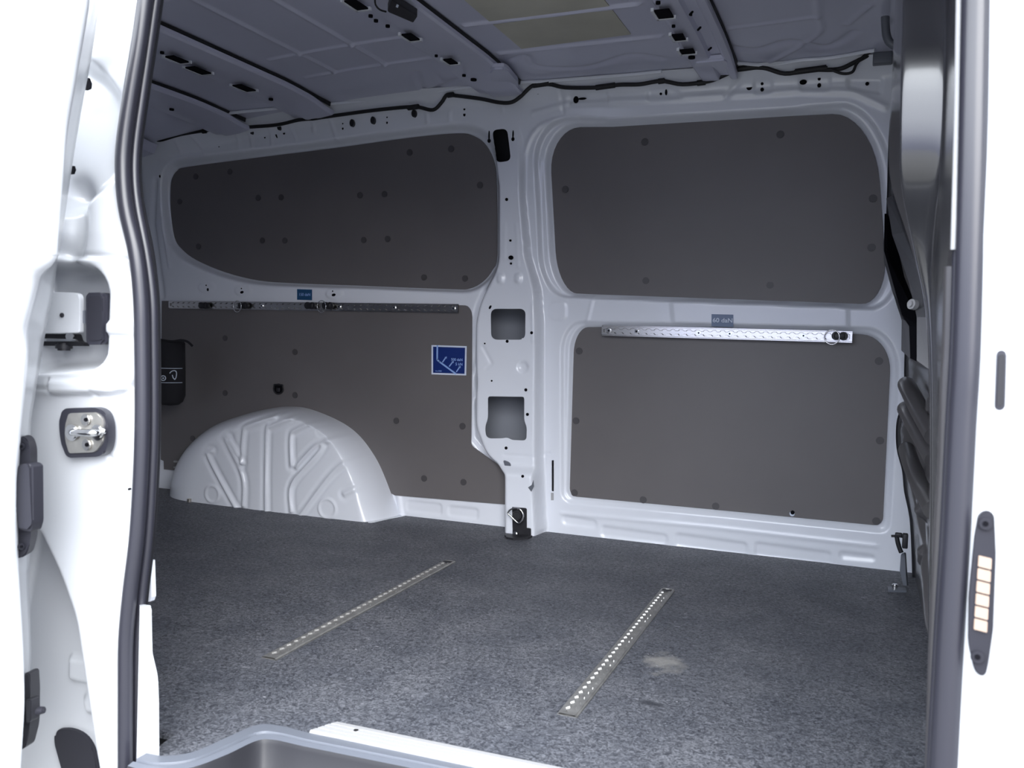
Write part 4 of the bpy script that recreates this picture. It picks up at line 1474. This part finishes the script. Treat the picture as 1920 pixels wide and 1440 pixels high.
# white inner plate at the foot of the left pillar
plate('kick_plate', [onY(x, y, 1.06) for x, y in rpoly([(262, 1138, 0), (284, 1141, 2), (286, 1226, 3), (296, 1268, 10), (298, 1320, 0), (299, 1460, 0), (255, 1460, 0)], 4)],
      (-0.012, 0.012, 0), 'paint_out', near, 0.002)
plate('kick_return', [onY(x, y, 1.115) for x, y in [(270, 1050), (282, 1052), (284, 1120), (281, 1128), (268, 1128)]], (0, 0.01, 0), 'paint', near)
# dark apertures by the top of the pillar
for ring in ([(181, -10), (198, -10), (197, 8), (187, 12), (184, 24), (181, 6)], [(150, 146), (166, 146), (170, 156), (169, 166), (162, 169), (150, 168)],
             [(125, 310), (138, 311), (140, 318), (137, 326), (124, 327)]):
    plate('aperture', [N(x, y, -0.034) for x, y in ring], (0, 0.003, 0), 'hole', near)
cyl('drain_hole', N(243, 917, -0.030), (0, -1, 0), 0.0018, 0.004, 'hole', near, 10)

# hinge arm, bumper and striker
hg = empty('hinge_arm', 'white bracket plate with a dark rivet over a black roller arm in the pillar pocket', 'hinge')
plate('bracket_plate', [N(x, y, -0.036) for x, y in rpoly([(60, 546, 2), (144, 549, 5), (149, 556, 5), (149, 624, 4), (60, 626, 0)], 4)], (0, 0.008, 0), 'paint_out', hg, 0.001)
cyl('rivet', N(116, 591, -0.037), (0, -1, 0), 0.0036, 0.004, 'black', hg, 14, 0.001)
plate('roller_track', [N(x, y, -0.010) for x, y in rpoly([(60, 626, 0), (141, 626, 3), (145, 640, 3), (156, 644, 3), (156, 649, 0), (60, 648, 0)], 3)],
      (0, 0.012, 0), 'black', hg, 0.001)
plate('guide_bar', [N(x, y, -0.014) for x, y in [(60, 634), (140, 636), (140, 640), (60, 640)]], (0, 0.004, 0), 'chrome', hg)
cyl('roller', N(120, 650, -0.006), (0, 0, 1), 0.0125, 0.012, 'black', hg, 18, 0.003)
cyl('roller_pin', N(131, 631, -0.018), (0.5, -1, 0), 0.006, 0.004, 'chrome', hg, 12)
bp = empty('bump_stop', 'tall black rubber bump stop with rounded corners beside the hinge pocket', 'bump stop')
plate('bumper', [N(x, y, -0.038) for x, y in rpoly([(157, 549, 9), (195, 548, 9), (197, 646, 9), (158, 647, 9)], 5)], (0, 0.020, 0), 'rubber', bp, 0.004)
plate('bumper_face', [N(x, y, -0.0395) for x, y in rpoly([(164, 556, 5), (190, 555, 5), (191, 638, 5), (165, 639, 5)], 4)], (0, 0.003, 0), 'cap', bp)
plate('side_clip', [N(x, y, -0.030) for x, y in rpoly([(149, 581, 2), (160, 582, 0), (160, 607, 0), (149, 606, 2)], 3)], (0, 0.014, 0), 'grey', bp, 0.001)

stk = empty('door_striker', 'steel door striker loop on a plate in a black frame on the left pillar', 'striker')
plate('gasket', [N(x, y, -0.046) for x, y in rpoly([(113, 766, 12), (190, 764, 16), (203, 790, 14), (203, 835, 14), (192, 856, 12), (122, 859, 10), (109, 810, 30)], 6)],
      (0, 0.014, 0), 'rubber', stk, 0.002)
plate('striker_plate', [N(x, y, -0.049) for x, y in rpoly([(127, 775, 5), (182, 773, 6), (192, 790, 8), (193, 828, 8), (178, 848, 6), (128, 850, 4), (119, 812, 24)], 5)],
      (0, 0.004, 0), 'zinc', stk, 0.001)
for x, y in ((160, 787), (162, 834)):
    sc_ = cyl('screw', N(x, y, -0.051), (0, -1, 0), 0.0088, 0.003, 'alu', stk, 20, 0.001)
    cyl('screw_socket', N(x, y, -0.0535), (0, -1, 0), 0.0030, 0.001, 'hole', sc_, 6)
tube('striker_loop', [N(x, y, o_) for x, y, o_ in ((135, 811, -0.050), (135, 811, -0.062), (140, 811, -0.070), (160, 812, -0.072), (176, 811, -0.070), (184, 811, -0.060), (184, 811, -0.050))],
     0.0052, 'chrome', stk, n=14)
for x, r in ((134, 0.0125), (182, 0.0120)):
    cyl('loop_collar', N(x, 811, -0.052), (0, -1, 0), r, 0.005, 'chrome', stk, 22, 0.002)
plate('loop_bridge', [N(x, y, -0.054) for x, y in rpoly([(128, 803, 4), (158, 806, 4), (190, 800, 4), (196, 811, 4), (188, 820, 4), (158, 816, 4), (130, 822, 4)], 4)],
      (0, 0.004, 0), 'chrome', stk, 0.0015)
cap = empty('rubber_plug', 'dark rounded rubber plug at the bottom of the left pillar', 'plug')
plate('cap_face', [N(x, y, 0.018) for x, y in rpoly([(103, 1368, 10), (140, 1366, 20), (172, 1392, 20), (186, 1470, 8), (120, 1470, 8), (101, 1390, 10)], 6)],
      (0, 0.012, 0), 'cap', cap, 0.003)


# ------------------------------------------------------------------ sliding door, slid back on the left
def build_door():
    Rb = [(194, -90), (188, -30), (185, 20), (170, 117), (160, 168), (147, 240), (133, 327), (113, 467), (109, 482), (100, 550), (85, 626), (67, 737), (58, 800), (58, 900),
          (56, 1049), (54, 1084), (58, 1187), (58, 1240), (52, 1300), (45, 1370), (38, 1410), (33, 1500), (30, 1640)]
    Cr = [(170, -90), (160, -30), (155, 20), (138, 117), (130, 168), (118, 240), (112, 327), (104, 440), (97, 490), (66, 522), (44, 591), (36, 626), (41, 670), (35, 757), (28, 830),
          (22, 900), (22, 1040), (28, 1100), (38, 1250), (40, 1320), (36, 1400), (30, 1500), (26, 1640)]
    n = 7
    rb = spline(Rb, n)
    # resample the crease at the same heights as the boundary
    cr_ = spline(Cr, n)
    crx = np.interp(rb[:, 1], cr_[:, 1], cr_[:, 0])
    V = []
    cols = 0
    for (xr, yr), xc in zip(rb, crx):
        pr = onY(xr, yr, 0.985)
        pc = onY(xc, yr, 0.905)
        row = [pr + [-0.03, 0.004, 0], pr + [-0.006, 0.003, 0], pr, pr * 0.75 + pc * 0.25, pr * 0.35 + pc * 0.65, pc + [0.001, 0.004, 0], pc + [-0.006, -0.006, 0],
               pc + [-0.03, -0.016, 0], pc + [-0.12, -0.022, 0], pc + [-0.5, -0.03, 0], pc + [-1.1, -0.03, 0], pc + [-1.1, 0.05, 0]]
        cols = len(row)
        V += [tuple(q) for q in row]
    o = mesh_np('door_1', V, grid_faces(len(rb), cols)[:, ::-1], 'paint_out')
    tag(o, kind='structure')
    return o


door = build_door()


def DP(x, y, t=0.0):
    """point on the leading edge of the sliding door"""
    return onY(x, y, 0.945 + t)


ct = empty('contact_block', 'dark contact block with a column of sprung pins on the sliding door edge', 'contact block')
plate('housing_plate', [DP(x, y, -0.012) for x, y in rpoly([(30, 820, 8), (48, 818, 10), (57, 840, 10), (58, 1010, 10), (48, 1046, 12), (26, 1046, 6), (24, 940, 6)], 5)],
      (-0.01, 0.02, 0), 'cap', ct, 0.002)
plate('contact_housing', [DP(x, y, -0.026) for x, y in rpoly([(30, 872, 4), (48, 869, 4), (58, 874, 4), (59, 980, 4), (54, 998, 4), (32, 994, 4), (28, 930, 4)], 4)],
      (0, 0.02, 0), 'cap', ct, 0.004)
for k in range(7):
    yy = 882 + k * 15.5
    c = DP(60, yy, -0.012)
    cyl('contact_pin', c + [0.004, -0.002, 0], (1, -0.15, 0), 0.0028, 0.012, 'black', ct, 12, 0.001)
    cyl('pin_collar', c, (1, -0.15, 0), 0.0048, 0.004, 'cap', ct, 12)
for yy in (837, 1025):
    sc_ = cyl('screw', DP(40, yy, -0.015), (0.3, -1, 0), 0.005, 0.004, 'cap', ct, 14, 0.001)
    cyl('screw_socket', DP(40, yy, -0.018), (0.3, -1, 0), 0.002, 0.002, 'hole', sc_, 6)
gp = empty('guide_pin', 'black door guide with a tapered peg low on the sliding door edge', 'guide pin')
plate('guide_base', [DP(x, y, -0.005) for x, y in rpoly([(41, 1264, 5), (55, 1262, 5), (57, 1300, 4), (56, 1365, 8), (46, 1404, 6), (34, 1408, 4), (40, 1340, 4)], 4)],
      (-0.004, 0.02, 0), 'black', gp, 0.002)
plate('guide_boss', [DP(x, y, -0.018) for x, y in rpoly([(46, 1312, 4), (57, 1312, 4), (57, 1352, 4), (48, 1358, 4)], 4)], (0, 0.016, 0), 'black', gp, 0.002)
a, b_ = DP(54, 1335, -0.008), DP(84, 1331, -0.002)
cyl('peg', (a + b_) / 2, b_ - a, 0.0085, float(np.linalg.norm(b_ - a)), 'cap', gp, 18, 0.0015, 0.0045)


# ------------------------------------------------------------------ right-hand body side
def build_right():
    rows = [(-100, 1852), (0, 1851), (300, 1846), (640, 1834), (800, 1826), (1000, 1816), (1200, 1804), (1440, 1792), (1640, 1782)]
    rb = spline([(x, y) for y, x in rows], 5)
    V = []
    for x, y in rb:
        p = N(x - 8, y, -0.006)
        for dx, dy in ((-0.004, 0.02), (0, 0.0), (0.010, -0.010), (0.022, -0.012), (0.040, -0.014), (0.052, -0.016), (0.058, -0.024), (0.062, -0.040), (0.070, -0.052), (0.12, -0.058), (0.9, -0.06)):
            V.append((p[0] + dx, p[1] + dy, p[2]))
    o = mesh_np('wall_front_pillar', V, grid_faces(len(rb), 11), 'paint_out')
    tag(o, kind='structure')
    return o


rp = build_right()
rp.name = 'trim_1'
box('trim_inner', (0.20, 1.14, 0.45), (0.10, 0.06, 1.95), 'paint_out', rp)


def RP(x, y, t=0.0):
    return onY(x, y, 1.052 + t)


pl = empty('pillar_plug', 'small upright black oblong plug high on the white right pillar', 'plug')
plate('plug_rim', [RP(x, y, -0.002) for x, y in rpoly([(1869, 657, 9), (1887, 657, 9), (1884, 769, 9), (1865, 769, 9)], 6)], (0, 0.014, 0), 'rubber', pl, 0.002)
plate('plug_face', [RP(x, y, -0.0035) for x, y in rpoly([(1873, 664, 6), (1884, 664, 6), (1881, 762, 6), (1869, 762, 6)], 5)], (0, 0.003, 0), 'black', pl)
cp = empty('contact_plate', 'long dark contact plate with six brass pads on the white right pillar', 'contact plate')
plate('housing', [RP(x, y, -0.006) for x, y in rpoly([(1836, 960, 14), (1864, 958, 14), (1867, 1040, 6), (1862, 1180, 6), (1852, 1250, 14), (1846, 1270, 8), (1828, 1262, 12), (1816, 1210, 14),
                                                     (1818, 1120, 6), (1828, 1010, 6)], 5)], (0, 0.016, 0), 'cap', cp, 0.002)
for k in range(6):
    yy = 1042 + k * 23.6
    xx = 1835 - k * 1.6
    q = [(xx, yy), (xx + 25, yy + 6), (xx + 24, yy + 27), (xx - 1.5, yy + 20.5)]
    plate('contact_pad', [RP(x, y, -0.0085) for x, y in rpoly([(*v, 2) for v in q], 3)], (0, 0.003, 0), 'brass', cp, 0.0006)
for x, y in ((1848, 982), (1833, 1232)):
    sc_ = cyl('screw', RP(x, y, -0.008), (0, -1, 0), 0.0068, 0.004, 'cap', cp, 16, 0.001)
    cyl('screw_socket', RP(x, y, -0.011), (0, -1, 0), 0.0028, 0.002, 'hole', sc_, 6)
